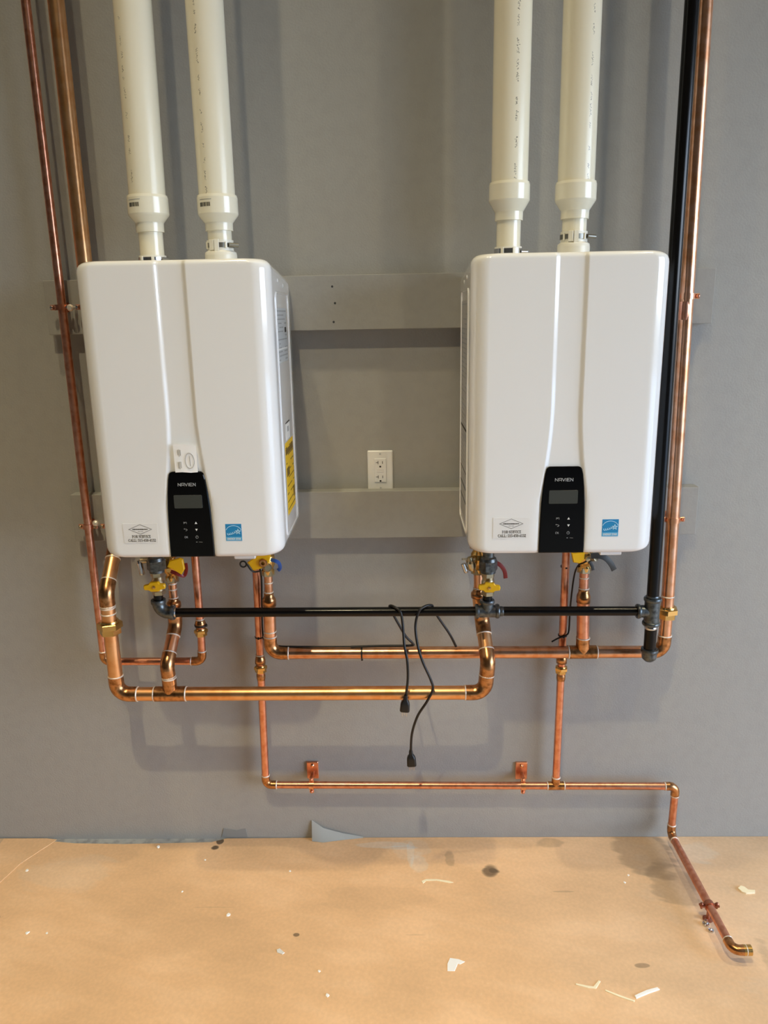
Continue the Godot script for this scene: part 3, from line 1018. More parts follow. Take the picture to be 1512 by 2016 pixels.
func vent(called_label: String, x: float, top_x: float, y: Array, skin: Material, plain: bool, barcode: bool) -> void:
	# y: bell top, bell bottom, cone bottom, neck bottom, clamp, foot
	var z := 0.17
	var t := thing("vent_pipe", called_label, "vent pipe", Vector3(x, y[5], z))
	var g := Geo.new()
	var a := Vector3(x, y[0] - 0.02, z)
	var b := Vector3(top_x, 5.4, z)
	g.lathe([Vector2(0.0428, 0), Vector2(0.0428, a.distance_to(b))], Transform3D(Basis(Vector3(1, 0, 0), (b - a).normalized(), Vector3(0, 0, 1)), a), 48, false, 1.6)
	put(t, "pipe", g, skin)
	var bell := put(t, "reducing_coupling", turned([Vector2(0.043, y[0] - 0.003), Vector2(0.0465, y[0]), Vector2(0.0482, y[0] - 0.006), Vector2(0.0482, y[1]), Vector2(0.0470, y[1] - 0.003), Vector2(0.0345, y[2]), Vector2(0.0335, y[2] - 0.002), Vector2(0.0330, y[3]), Vector2(0.029, y[3])], Vector3(x, 0, z), Vector3.UP, 40), M.pvc)
	put(t, "neck", rod(Vector3(x, y[5] - 0.045, z), Vector3(x, y[3] + 0.006, z), 0.0288, 32), M.pvc)
	if barcode:
		var bars := Geo.new()
		var rng := RandomNumberGenerator.new()
		rng.seed = 3
		var f := -0.75
		while f < -0.15:
			var wdt := rng.randf_range(0.012, 0.035)
			for q in [f]:
				var n0 := Vector3(sin(q), 0, cos(q))
				bars.box(Vector3.ZERO, Vector3(wdt * 0.048, 0.009, 0.0005), 0.0, Transform3D(Basis(Vector3(cos(q), 0, -sin(q)), Vector3.UP, n0), Vector3(x, y[0] - 0.0235, z) + n0 * 0.0484))
			f += wdt + rng.randf_range(0.012, 0.03)
		put(bell, "barcode", bars, M.handle_grey).set_meta("kind", "stuff")
		var ln := Geo.new()
		for q in 9:
			var ff := -0.75 + q * 0.08
			var n1 := Vector3(sin(ff), 0, cos(ff))
			ln.box(Vector3.ZERO, Vector3(0.003, 0.0012, 0.0005), 0.0, Transform3D(Basis(Vector3(cos(ff), 0, -sin(ff)), Vector3.UP, n1), Vector3(x, y[0] - 0.0125, z) + n1 * 0.0484))
		put(bell, "print", ln, M.label_dark).set_meta("kind", "stuff")
	if plain:
		# a steel band clamp right on the heater's top
		put(t, "socket", turned([Vector2(0.029, 0.010), Vector2(0.0325, 0.010), Vector2(0.0325, -0.05), Vector2(0.029, -0.05)], Vector3(x, y[4], z), Vector3.UP, 32), M.collar)
		put(t, "hose_clamp", turned([Vector2(0.0327, -0.0055), Vector2(0.0337, -0.0055), Vector2(0.0337, 0.0055), Vector2(0.0327, 0.0055)], Vector3(x, y[4], z), Vector3.UP, 32), M.steel)
		for q in [-0.55, 0.3]:
			var n2 := Vector3(sin(q), 0, cos(q))
			put(t, "clamp_tongue", _turned_box(Vector3(0.007, 0.016, 0.003), Vector3(x, y[4], z) + n2 * 0.0342, n2), M.collar)
		put(t, "clamp_screw", rod(Vector3(x + 0.028, y[4] - 0.002, z + 0.018), Vector3(x + 0.044, y[4] - 0.002, z + 0.012), 0.004, 12), M.steel)
	else:
		put(t, "socket", turned([Vector2(0.029, 0.012), Vector2(0.0318, 0.012), Vector2(0.0318, -0.012), Vector2(0.0375, -0.016), Vector2(0.0385, -0.022), Vector2(0.0385, -0.065), Vector2(0.03, -0.065)], Vector3(x, y[4], z), Vector3.UP, 32), M.collar)
		put(t, "hose_clamp", turned([Vector2(0.0318, -0.0055), Vector2(0.0332, -0.0055), Vector2(0.0332, 0.0055), Vector2(0.0318, 0.0055)], Vector3(x, y[4], z), Vector3.UP, 32), M.steel_dull)
		for q in [[-0.05, 0.011, 0.042], [-0.42, 0.012, 0.024], [-0.95, 0.004, 0.016], [0.62, 0.005, 0.014]]:
			var n3 := Vector3(sin(q[0]), 0, cos(q[0]))
			put(t, "clamp_tongue", _turned_box(Vector3(q[1], q[2], 0.004), Vector3(x, y[4] - (0.008 if q[2] > 0.03 else 0.0), z) + n3 * 0.0340, n3), M.collar)
		put(t, "clamp_screw", rod(Vector3(x + 0.026, y[4], z + 0.026), Vector3(x + 0.047, y[4] - 0.001, z + 0.016), 0.0048, 12), M.steel_dull)

func _turned_box(s: Vector3, at: Vector3, n: Vector3) -> Geo:
	var g := Geo.new()
	var x := Vector3.UP.cross(n).normalized()
	g.box(Vector3.ZERO, s, 0.0006, Transform3D(Basis(x, Vector3.UP, n), at))
	return g

func build_vents() -> void:
	vent("cream plastic vent pipe at far left, outer of the left heater's pair", -0.5985, -0.560, [1.910, 1.868, 1.850, 1.8275, 1.764, 1.752], M.vent_a, true, true)
	vent("cream plastic vent pipe with a barcoded coupling, inner of the left heater's pair", -0.4310, -0.428, [1.907, 1.865, 1.8465, 1.8275, 1.794, 1.752], M.vent_b, false, true)
	vent("cream plastic vent pipe, inner of the right heater's pair, standing on its left side", 0.2645, 0.262, [1.922, 1.882, 1.858, 1.8372, 1.768, 1.752], M.vent_c, true, false)
	vent("cream plastic vent pipe nearest the black pipe, standing on the middle of the right heater", 0.4210, 0.404, [1.920, 1.880, 1.858, 1.8376, 1.7975, 1.752], M.vent_d, false, false)

func build_hot() -> void:
	var t := thing("hot_water_pipe", "thick copper pipe running down the left side and along the lower level under both heaters", "pipe", Vector3(-0.807, 0.6, 0.17))
	var r := 0.0195
	run(t, [Vector3(-0.805, 5.4, 0.07), Vector3(-0.807, 1.005, 0.07), Vector3(-0.807, 0.905, 0.17), Vector3(-0.807, 0.6015, 0.17), Vector3(0.226, 0.5990, 0.17), Vector3(0.234, 0.690, 0.17), Vector3(0.226, 0.775, 0.085), Vector3(0.214, 0.860, 0.085)], r, M.copper_warm, M.copper_fit)
	ring(t, Vector3(-0.807, 0.845, 0.17), Vector3.UP, r + 0.001, M.solder)
	ring(t, Vector3(-0.807, 0.862, 0.17), Vector3.UP, r + 0.0005, M.solder)
	union_nut(t, Vector3(-0.807, 0.805, 0.17), Vector3.UP, r, M.brass)
	tee(t, Vector3(-0.657, 0.6012, 0.17), Vector3.RIGHT, Vector3.UP, r, r * 0.93, M.copper_fit)
	run(t, [Vector3(-0.657, 0.64, 0.17), Vector3(-0.6595, 0.690, 0.17), Vector3(-0.6515, 0.775, 0.085), Vector3(-0.651, 0.842, 0.085)], r * 0.93, M.copper, M.copper_fit)
	reducer(t, Vector3(-0.651, 0.842, 0.085), Vector3.UP, r * 0.93, 0.0118, 0.012, M.copper_fit)
	pipe(t, Vector3(-0.651, 0.845, 0.085), Vector3(-0.650, 0.915, 0.085), 0.0118, M.copper)
	ring(t, Vector3(-0.6505, 0.883, 0.085), Vector3.UP, 0.0118, M.solder)
	ring(t, Vector3(-0.6505, 0.900, 0.085), Vector3.UP, 0.0122, M.solder)
	reducer(t, Vector3(0.214, 0.862, 0.085), Vector3.UP, r, 0.0135, 0.012, M.copper_fit)
	pipe(t, Vector3(0.214, 0.865, 0.085), Vector3(0.213, 0.930, 0.085), 0.0135, M.copper)

func build_cold() -> void:
	var t := thing("cold_water_pipe", "copper pipe run along the upper level under both heaters and up the right side", "pipe", Vector3(0.742, 0.68, 0.085))
	var r := 0.0175
	run(t, [Vector3(-0.3785, 0.838, 0.085), Vector3(-0.3830, 0.6845, 0.085), Vector3(0.7430, 0.6785, 0.085), Vector3(0.7440, 0.79, 0.085)], r, M.copper, M.copper_fit)
	reducer(t, Vector3(-0.3785, 0.848, 0.085), Vector3.UP, r, 0.0118, 0.018, M.copper_fit)
	pipe(t, Vector3(-0.3785, 0.85, 0.085), Vector3(-0.3765, 0.935, 0.085), 0.0118, M.copper)
	ring(t, Vector3(-0.3772, 0.900, 0.085), Vector3.UP, 0.0122, M.solder)
	ring(t, Vector3(-0.381, 0.752, 0.085), Vector3.UP, r + 0.0008, M.solder)
	tee(t, Vector3(0.5130, 0.6797, 0.085), Vector3.RIGHT, Vector3.UP, r, r, M.copper_fit)
	pipe(t, Vector3(0.5130, 0.70, 0.085), Vector3(0.5085, 0.842, 0.085), r, M.copper_red)
	reducer(t, Vector3(0.5083, 0.850, 0.085), Vector3.UP, r, 0.0130, 0.018, M.copper_fit)
	pipe(t, Vector3(0.5083, 0.85, 0.085), Vector3(0.5065, 0.935, 0.085), 0.0130, M.copper_red)
	ring(t, Vector3(0.5072, 0.905, 0.085), Vector3.UP, 0.0130, M.solder)
	union_nut(t, Vector3(0.7442, 0.800, 0.085), Vector3.UP, r, M.brass)
	pipe(t, Vector3(0.7440, 0.81, 0.085), Vector3(0.674, 5.4, 0.085), r, M.copper)
	ring(t, Vector3(0.7432, 0.848, 0.085), Vector3.UP, r, M.solder)
	ring(t, Vector3(0.7276, 1.622, 0.085), Vector3.UP, r, M.copper_red, 0.045, "coupling")

func build_recirculation() -> void:
	var t := thing("return_pipe", "thinner copper pipe at the far left edge that turns under the left heater", "pipe", Vector3(-0.877, 0.655, 0.07))
	run(t, [Vector3(-0.884, 5.4, 0.07), Vector3(-0.876, 0.6545, 0.07), Vector3(-0.5875, 0.6535, 0.07), Vector3(-0.5845, 0.735, 0.07)], 0.0111, M.copper_red, M.copper_fit)
	union_nut(t, Vector3(-0.5843, 0.745, 0.07), Vector3.UP, 0.0112, M.brass)
	pipe(t, Vector3(-0.5843, 0.75, 0.07), Vector3(-0.5835, 1.066, 0.07), 0.0111, M.copper_red)
	reducer(t, Vector3(-0.5843, 0.772, 0.07), Vector3.UP, 0.0140, 0.0111, 0.010, M.copper_fit)

func build_drain() -> void:
	var t := thing("relief_drain_pipe", "thin copper drain pipe low on the wall, dropping from both heaters, ending on the floor", "pipe", Vector3(0.826, 0.045, 0.045))
	var r := 0.0111
	run(t, [Vector3(-0.4225, 0.610, 0.045), Vector3(-0.4290, 0.2250, 0.045), Vector3(0.8275, 0.2140, 0.045), Vector3(0.8255, 0.046, 0.045), Vector3(0.8290, 0.046, 0.497), Vector3(0.8720, 0.046, 0.497)], r, M.copper_red, M.copper_fit)
	put(t, "outlet_mouth", turned([Vector2(0.0080, -0.006), Vector2(0.0080, 0.0), Vector2(0.0132, 0.0), Vector2(0.0132, -0.020), Vector2(0.0111, -0.020)], Vector3(0.874, 0.046, 0.497), Vector3.RIGHT, 22), M.brass)
	pipe(t, Vector3(-0.4140, 1.066, 0.053), Vector3(-0.4225, 0.625, 0.045), r, M.copper_red)
	union_nut(t, Vector3(-0.4228, 0.616, 0.045), Vector3.UP, r, M.brass)
	reducer(t, Vector3(-0.4226, 0.645, 0.045), Vector3.UP, 0.0138, r, 0.012, M.copper_fit)
	ring(t, Vector3(-0.4232, 0.590, 0.045), Vector3.DOWN, r + 0.001, M.copper_fit, 0.02, "coupling")
	tee(t, Vector3(0.4624, 0.2175, 0.045), Vector3.RIGHT, Vector3.UP, r, r, M.copper_fit)
	pipe(t, Vector3(0.4624, 0.23, 0.045), Vector3(0.4638, 0.600, 0.045), r, M.copper_red)
	union_nut(t, Vector3(0.4639, 0.606, 0.045), Vector3.UP, r, M.brass)
	pipe(t, Vector3(0.4639, 0.61, 0.045), Vector3(0.4615, 1.066, 0.053), r, M.copper_red)
	reducer(t, Vector3(0.4639, 0.640, 0.045), Vector3.UP, 0.0138, r, 0.012, M.copper_fit)
	ring(t, Vector3(0.4638, 0.582, 0.045), Vector3.DOWN, r + 0.001, M.copper_fit, 0.02, "coupling")

func iron_fitting(t: Node, at: Vector3, arms: Array, called: String) -> void:
	# malleable iron fitting: a body with a beaded collar on every arm; arms are [direction, reach, pipe radius]
	var g := Geo.new()
	for a in arms:
		var r: float = a[2]
		var L: float = a[1]
		g.lathe([Vector2(0, 0), Vector2(r + 0.0042, 0), Vector2(r + 0.0042, L - 0.011), Vector2(r + 0.0068, L - 0.009), Vector2(r + 0.0075, L - 0.006), Vector2(r + 0.0075, L - 0.003), Vector2(r + 0.006, L), Vector2(r - 0.001, L)], along(at, at + a[0]), 26)
	put(t, called, g, M.iron)

func build_gas() -> void:
	var t := thing("gas_pipe", "black iron gas pipe that comes down at the right and runs level under both heaters", "pipe", Vector3(0.683, 0.69, 0.14))
	var rr := 0.0165
	var r := 0.0130
	pipe(t, Vector3(0.683, 0.85, 0.14), Vector3(0.648, 5.4, 0.14), rr, M.gas_black)
	iron_fitting(t, Vector3(0.6832, 0.8250, 0.14), [[Vector3.UP, 0.040, rr], [Vector3.DOWN, 0.040, rr], [Vector3.LEFT, 0.042, r]], "tee")
	pipe(t, Vector3(0.6845, 0.700, 0.14), Vector3(0.6838, 0.800, 0.14), rr, M.gas_black, "drip_leg")
	ring(t, Vector3(0.6836, 0.778, 0.14), Vector3.UP, rr, M.steel, 0.008, "thread")
	ring(t, Vector3(0.6830, 0.868, 0.14), Vector3.UP, rr, M.iron, 0.008, "thread")
	put(t, "cap", turned([Vector2(0, -0.022), Vector2(0.012, -0.021), Vector2(0.019, -0.014), Vector2(0.0205, -0.006), Vector2(0.0205, 0.004), Vector2(0.0232, 0.006), Vector2(0.0238, 0.010), Vector2(0.0232, 0.015), Vector2(0.0165, 0.016)], Vector3(0.6847, 0.699, 0.14), Vector3.UP, 28), M.iron)
	pipe(t, Vector3(0.655, 0.8258, 0.14), Vector3(0.25, 0.8292, 0.14), r, M.gas_black)
	ring(t, Vector3(0.271, 0.8291, 0.14), Vector3.RIGHT, r, M.iron, 0.012, "thread")
	iron_fitting(t, Vector3(0.2325, 0.8295, 0.14), [[Vector3.RIGHT, 0.033, r], [Vector3.LEFT, 0.033, r], [Vector3.UP, 0.034, r]], "tee")
	pipe(t, Vector3(0.215, 0.8296, 0.14), Vector3(-0.645, 0.8338, 0.14), r, M.gas_black)
	pipe(t, Vector3(0.2325, 0.85, 0.14), Vector3(0.2325, 0.886, 0.14), r, M.gas_black, "nipple")
	# elbow under the left heater, with beaded ends
	var g := Geo.new()
	var pts := [Vector3(-0.640, 0.8340, 0.14), Vector3(-0.648, 0.8340, 0.14)]
	var c := Vector3(-0.648, 0.862, 0.14)
	for k in range(1, 8):
		pts.append(c + Vector3(0, -0.0280, 0).rotated(Vector3.BACK, -PI / 2 * k / 7.0))
	pts.append(Vector3(-0.676, 0.868, 0.14))
	g.tube(pts, r + 0.0045, 22)
	g.lathe([Vector2(r, -0.005), Vector2(r + 0.0075, -0.005), Vector2(r + 0.0078, 0.0), Vector2(r + 0.007, 0.005), Vector2(r, 0.005)], along(Vector3(-0.639, 0.834, 0.14), Vector3(-0.5, 0.834, 0.14)), 26)
	g.lathe([Vector2(r, -0.005), Vector2(r + 0.0075, -0.005), Vector2(r + 0.0078, 0.0), Vector2(r + 0.007, 0.005), Vector2(r, 0.005)], along(Vector3(-0.676, 0.868, 0.14), Vector3(-0.676, 1.0, 0.14)), 26)
	put(t, "elbow", g, M.iron)
	ring(t, Vector3(-0.6315, 0.834, 0.14), Vector3.RIGHT, r + 0.001, M.steel, 0.006, "thread")
	pipe(t, Vector3(-0.676, 0.86, 0.14), Vector3(-0.674, 0.898, 0.14), r, M.gas_black, "nipple")

func gas_valve(label: String, x: float, y: float, z: float, swing: float) -> void:
	var t := thing("gas_valve", label, "valve", Vector3(x, y - 0.02, z))
	put(t, "valve_body", turned([Vector2(0.013, -0.030), Vector2(0.0155, -0.030), Vector2(0.0155, -0.012), Vector2(0.018, -0.008), Vector2(0.0185, 0.006), Vector2(0.0155, 0.012), Vector2(0.0155, 0.030), Vector2(0.013, 0.030)], Vector3(x, y, z), Vector3.UP, 26), M.brass_grey)
	put(t, "valve_nut", hexagon(Vector3(x, y - 0.032, z), Vector3(x, y - 0.020, z), 0.0185, 0.2), M.brass_grey)
	put(t, "valve_nut", hexagon(Vector3(x, y + 0.020, z), Vector3(x, y + 0.034, z), 0.0185, 0.2), M.brass_grey)
	put(t, "stem", rod(Vector3(x, y, z + 0.012), Vector3(x, y, z + 0.033), 0.006, 16), M.brass)
	# wing handle with a hub
	var g := Geo.new()
	var xf := Transform3D(Basis().rotated(Vector3.BACK, swing), Vector3(x, y, z + 0.026))
	g.prism(PackedVector2Array([Vector2(-0.028, -0.0065), Vector2(-0.016, -0.0085), Vector2(-0.011, -0.013), Vector2(0.011, -0.013), Vector2(0.016, -0.0085), Vector2(0.028, -0.0065), Vector2(0.030, 0.0), Vector2(0.028, 0.0065), Vector2(0.016, 0.0085), Vector2(0.011, 0.014), Vector2(-0.011, 0.014), Vector2(-0.016, 0.0085), Vector2(-0.028, 0.0065), Vector2(-0.030, 0.0)]), 0.0, 0.010, 0.002, xf)
	var h := put(t, "handle", g, M.handle_yellow)
	put(h, "handle_screw", turned([Vector2(0.0045, 0.0), Vector2(0.0045, 0.003), Vector2(0.0, 0.0035)], Vector3(x, y, z + 0.036), Vector3.BACK, 14), M.brass)
	# union up to the heater
	put(t, "union_nut", hexagon(Vector3(x, y + 0.040, z), Vector3(x, y + 0.066, z), 0.0255, 0.15), M.iron)
	put(t, "union_collar", turned([Vector2(0.013, 0.030), Vector2(0.0205, 0.032), Vector2(0.0205, 0.041), Vector2(0.023, 0.066), Vector2(0.021, 0.074), Vector2(0.0155, 0.078), Vector2(0.0155, 0.145), Vector2(0.013, 0.145)], Vector3(x, y, z), Vector3.UP, 26), M.iron)

func service_valve(called_label: String, at: Vector3, r: float) -> Node3D:
	# brass isolation valve body that rises from its pipe to the heater
	var t := thing("service_valve", called_label, "valve", at)
	put(t, "valve_body", turned([Vector2(r, 0), Vector2(r + 0.005, 0), Vector2(r + 0.006, 0.010), Vector2(r + 0.003, 0.016), Vector2(r + 0.008, 0.026), Vector2(r + 0.010, 0.040), Vector2(r + 0.008, 0.054), Vector2(r + 0.003, 0.062), Vector2(r + 0.003, 0.140), Vector2(r, 0.140)], at, Vector3.UP, 24), M.brass)
	put(t, "valve_nut", hexagon(at + Vector3(0, -0.004, 0), at + Vector3(0, 0.012, 0), r + 0.0075, 0.1), M.brass_grey)
	put(t, "union_nut", hexagon(at + Vector3(0, 0.070, 0), at + Vector3(0, 0.092, 0), r + 0.012, 0.1), M.brass)
	return t

func lever(t: Node3D, called: String, pts: Array, w: float, m: Material) -> void:
	# a bent strip lever; pts run from the stem outward
	var rows := []
	var path := smooth_path(pts, 5)
	for k in path.size():
		var p: Vector3 = path[k]
		var d: Vector3 = (path[mini(k + 1, path.size() - 1)] - path[maxi(k - 1, 0)]).normalized()
		var side := d.cross(Vector3(0, 0.35, 1).normalized()).normalized()
		var up := side.cross(d).normalized()
		var line := []
		for q in [[-1, -1], [1, -1], [1.15, 0], [1, 1], [-1, 1], [-1.15, 0]]:
			line.append(p + side * q[0] * w * 0.5 + up * q[1] * 0.0018)
		rows.append(line)
	var g := Geo.new()
	var mid: Vector3 = path[path.size() / 2]
	g.grid(rows, true, mid)
	g.flat(rows[0], ((path[0] as Vector3) - path[1]).normalized())
	g.flat(rows[rows.size() - 1], ((path[path.size() - 1] as Vector3) - path[path.size() - 2]).normalized())
	put(t, called, g, m)

func build_valves() -> void:
	gas_valve("gas valve with a yellow wing handle under the left heater, above the pipe's end elbow", -0.672, 0.9215, 0.14, 0.06)
	gas_valve("gas valve with a yellow wing handle under the right heater, above the middle tee", 0.2335, 0.9100, 0.14, -0.05)
	# left heater, hot side
	var a := service_valve("brass service valve with yellow and red handles, behind the left gas valve", Vector3(-0.650, 0.910, 0.085), 0.0118)
	put(a, "stem", rod(Vector3(-0.650, 0.952, 0.098), Vector3(-0.645, 0.952, 0.126), 0.006, 14), M.brass)
	var g := Geo.new()
	g.prism(PackedVector2Array([Vector2(-0.648, 0.962), Vector2(-0.640, 0.980), Vector2(-0.612, 0.987), Vector2(-0.603, 0.984), Vector2(-0.600, 0.955), Vector2(-0.610, 0.940), Vector2(-0.634, 0.957)]), 0.118, 0.128, 0.002)
	put(a, "yellow_handle", g, M.handle_yellow)
	lever(a, "red_handle", [Vector3(-0.640, 0.948, 0.120), Vector3(-0.622, 0.942, 0.124), Vector3(-0.605, 0.934, 0.118), Vector3(-0.599, 0.950, 0.112), Vector3(-0.600, 0.968, 0.110)], 0.009, M.handle_red)
	put(a, "hose_cap", turned([Vector2(0, -0.004), Vector2(0.0075, -0.004), Vector2(0.008, 0.0), Vector2(0.008, 0.030), Vector2(0.006, 0.036), Vector2(0, 0.036)], Vector3(-0.7215, 0.943, 0.118), Vector3(-0.12, 1, 0), 18), M.steel)
	put(a, "side_port", rod(Vector3(-0.725, 0.978, 0.116), Vector3(-0.655, 0.975, 0.088), 0.008, 14), M.brass_grey)
	# left heater, cold side
	var b := service_valve("brass service valve with a yellow paddle and blue handle, under the left heater", Vector3(-0.3765, 0.926, 0.085), 0.0118)
	put(b, "hose_cap", turned([Vector2(0.0, 0.020), Vector2(0.008, 0.020), Vector2(0.0125, 0.014), Vector2(0.0125, 0.0), Vector2(0.010, -0.003), Vector2(0, -0.003)], Vector3(-0.376, 0.952, 0.100), Vector3(0.25, 0.1, 1), 20), M.brass_grey)
	g = Geo.new()
	g.prism(PackedVector2Array([Vector2(-0.4275, 0.968), Vector2(-0.395, 0.992), Vector2(-0.362, 0.990), Vector2(-0.368, 0.968), Vector2(-0.385, 0.952), Vector2(-0.413, 0.945)]), 0.104, 0.114, 0.002)
	put(b, "yellow_handle", g, M.handle_yellow)
	put(b, "handle_boss", turned([Vector2(0.004, 0.0), Vector2(0.011, 0.0), Vector2(0.012, 0.006), Vector2(0.010, 0.010), Vector2(0.005, 0.010), Vector2(0.004, 0.006)], Vector3(-0.384, 0.968, 0.112), Vector3(0.1, 0, 1), 20), M.copper_fit)
	lever(b, "blue_handle", [Vector3(-0.365, 0.972, 0.100), Vector3(-0.352, 0.970, 0.104), Vector3(-0.342, 0.962, 0.102), Vector3(-0.340, 0.948, 0.100), Vector3(-0.346, 0.940, 0.098)], 0.009, M.handle_blue)
	var loop := []
	for k in 14:
		loop.append(Vector3(-0.4395, 0.9640, 0.112) + Vector3(cos(TAU * k / 13.0) * 0.0085, sin(TAU * k / 13.0) * 0.0085, 0))
	var gl := Geo.new()
	gl.tube(loop, 0.0024, 10)
	gl.tube(smooth_path([Vector3(-0.431, 0.966, 0.112), Vector3(-0.427, 0.962, 0.115), Vector3(-0.418, 0.948, 0.116), Vector3(-0.408, 0.941, 0.112), Vector3(-0.393, 0.943, 0.108)]), 0.0024, 10)
	put(b, "cap_strap", gl, M.rubber)
	# right heater, hot side
	var c := service_valve("brass service valve with a dark red lever, under the right heater's left side", Vector3(0.2130, 0.925, 0.085), 0.0135)
	put(c, "side_port", rod(Vector3(0.205, 0.968, 0.09), Vector3(0.182, 0.968, 0.120), 0.0095, 16), M.brass_grey)
	put(c, "relief_body", turned([Vector2(0, -0.012), Vector2(0.010, -0.012), Vector2(0.0125, -0.004), Vector2(0.0125, 0.010), Vector2(0.009, 0.016), Vector2(0.007, 0.026), Vector2(0, 0.027)], Vector3(0.190, 0.955, 0.120), Vector3(-0.2, 1, 0.1), 18), M.brass_grey)
	put(c, "hose_cap", turned([Vector2(0, -0.004), Vector2(0.006, -0.004), Vector2(0.007, 0.0), Vector2(0.007, 0.022), Vector2(0, 0.024)], Vector3(0.1745, 0.940, 0.120), Vector3(-0.35, 1, 0), 18), M.steel)
	put(c, "test_lever", _turned_box(Vector3(0.026, 0.006, 0.004), Vector3(0.176, 0.976, 0.124), Vector3(0.2, 0.3, 1).normalized()), M.brass_grey)
	lever(c, "red_handle", [Vector3(0.222, 0.965, 0.112), Vector3(0.245, 0.965, 0.118), Vector3(0.266, 0.958, 0.120), Vector3(0.280, 0.940, 0.120), Vector3(0.284, 0.918, 0.120)], 0.010, M.handle_red)
	# right heater, cold side
	var d := service_valve("brass service valve under the right heater's middle, with a long grey lever", Vector3(0.5065, 0.926, 0.085), 0.0130)
	g = Geo.new()
	g.prism(PackedVector2Array([Vector2(0.464, 0.984), Vector2(0.470, 0.957), Vector2(0.488, 0.954), Vector2(0.500, 0.966), Vector2(0.500, 0.986)]), 0.100, 0.109, 0.002)
	put(d, "yellow_handle", g, M.handle_yellow)
	put(d, "handle_boss", turned([Vector2(0.004, 0.0), Vector2(0.010, 0.0), Vector2(0.011, 0.006), Vector2(0.008, 0.011), Vector2(0, 0.012)], Vector3(0.511, 0.966, 0.098), Vector3(0.1, 0, 1), 20), M.brass_grey)
	put(d, "side_port", rod(Vector3(0.512, 0.962, 0.09), Vector3(0.530, 0.972, 0.115), 0.009, 16), M.brass_grey)
	lever(d, "grey_handle", [Vector3(0.515, 0.978, 0.116), Vector3(0.540, 0.979, 0.120), Vector3(0.558, 0.970, 0.121), Vector3(0.572, 0.953, 0.120), Vector3(0.580, 0.938, 0.118)], 0.014, M.handle_grey)
	lever(d, "drain_lever", [Vector3(0.515, 0.960, 0.110), Vector3(0.521, 0.948, 0.112), Vector3(0.524, 0.936, 0.112)], 0.008, M.handle_grey)

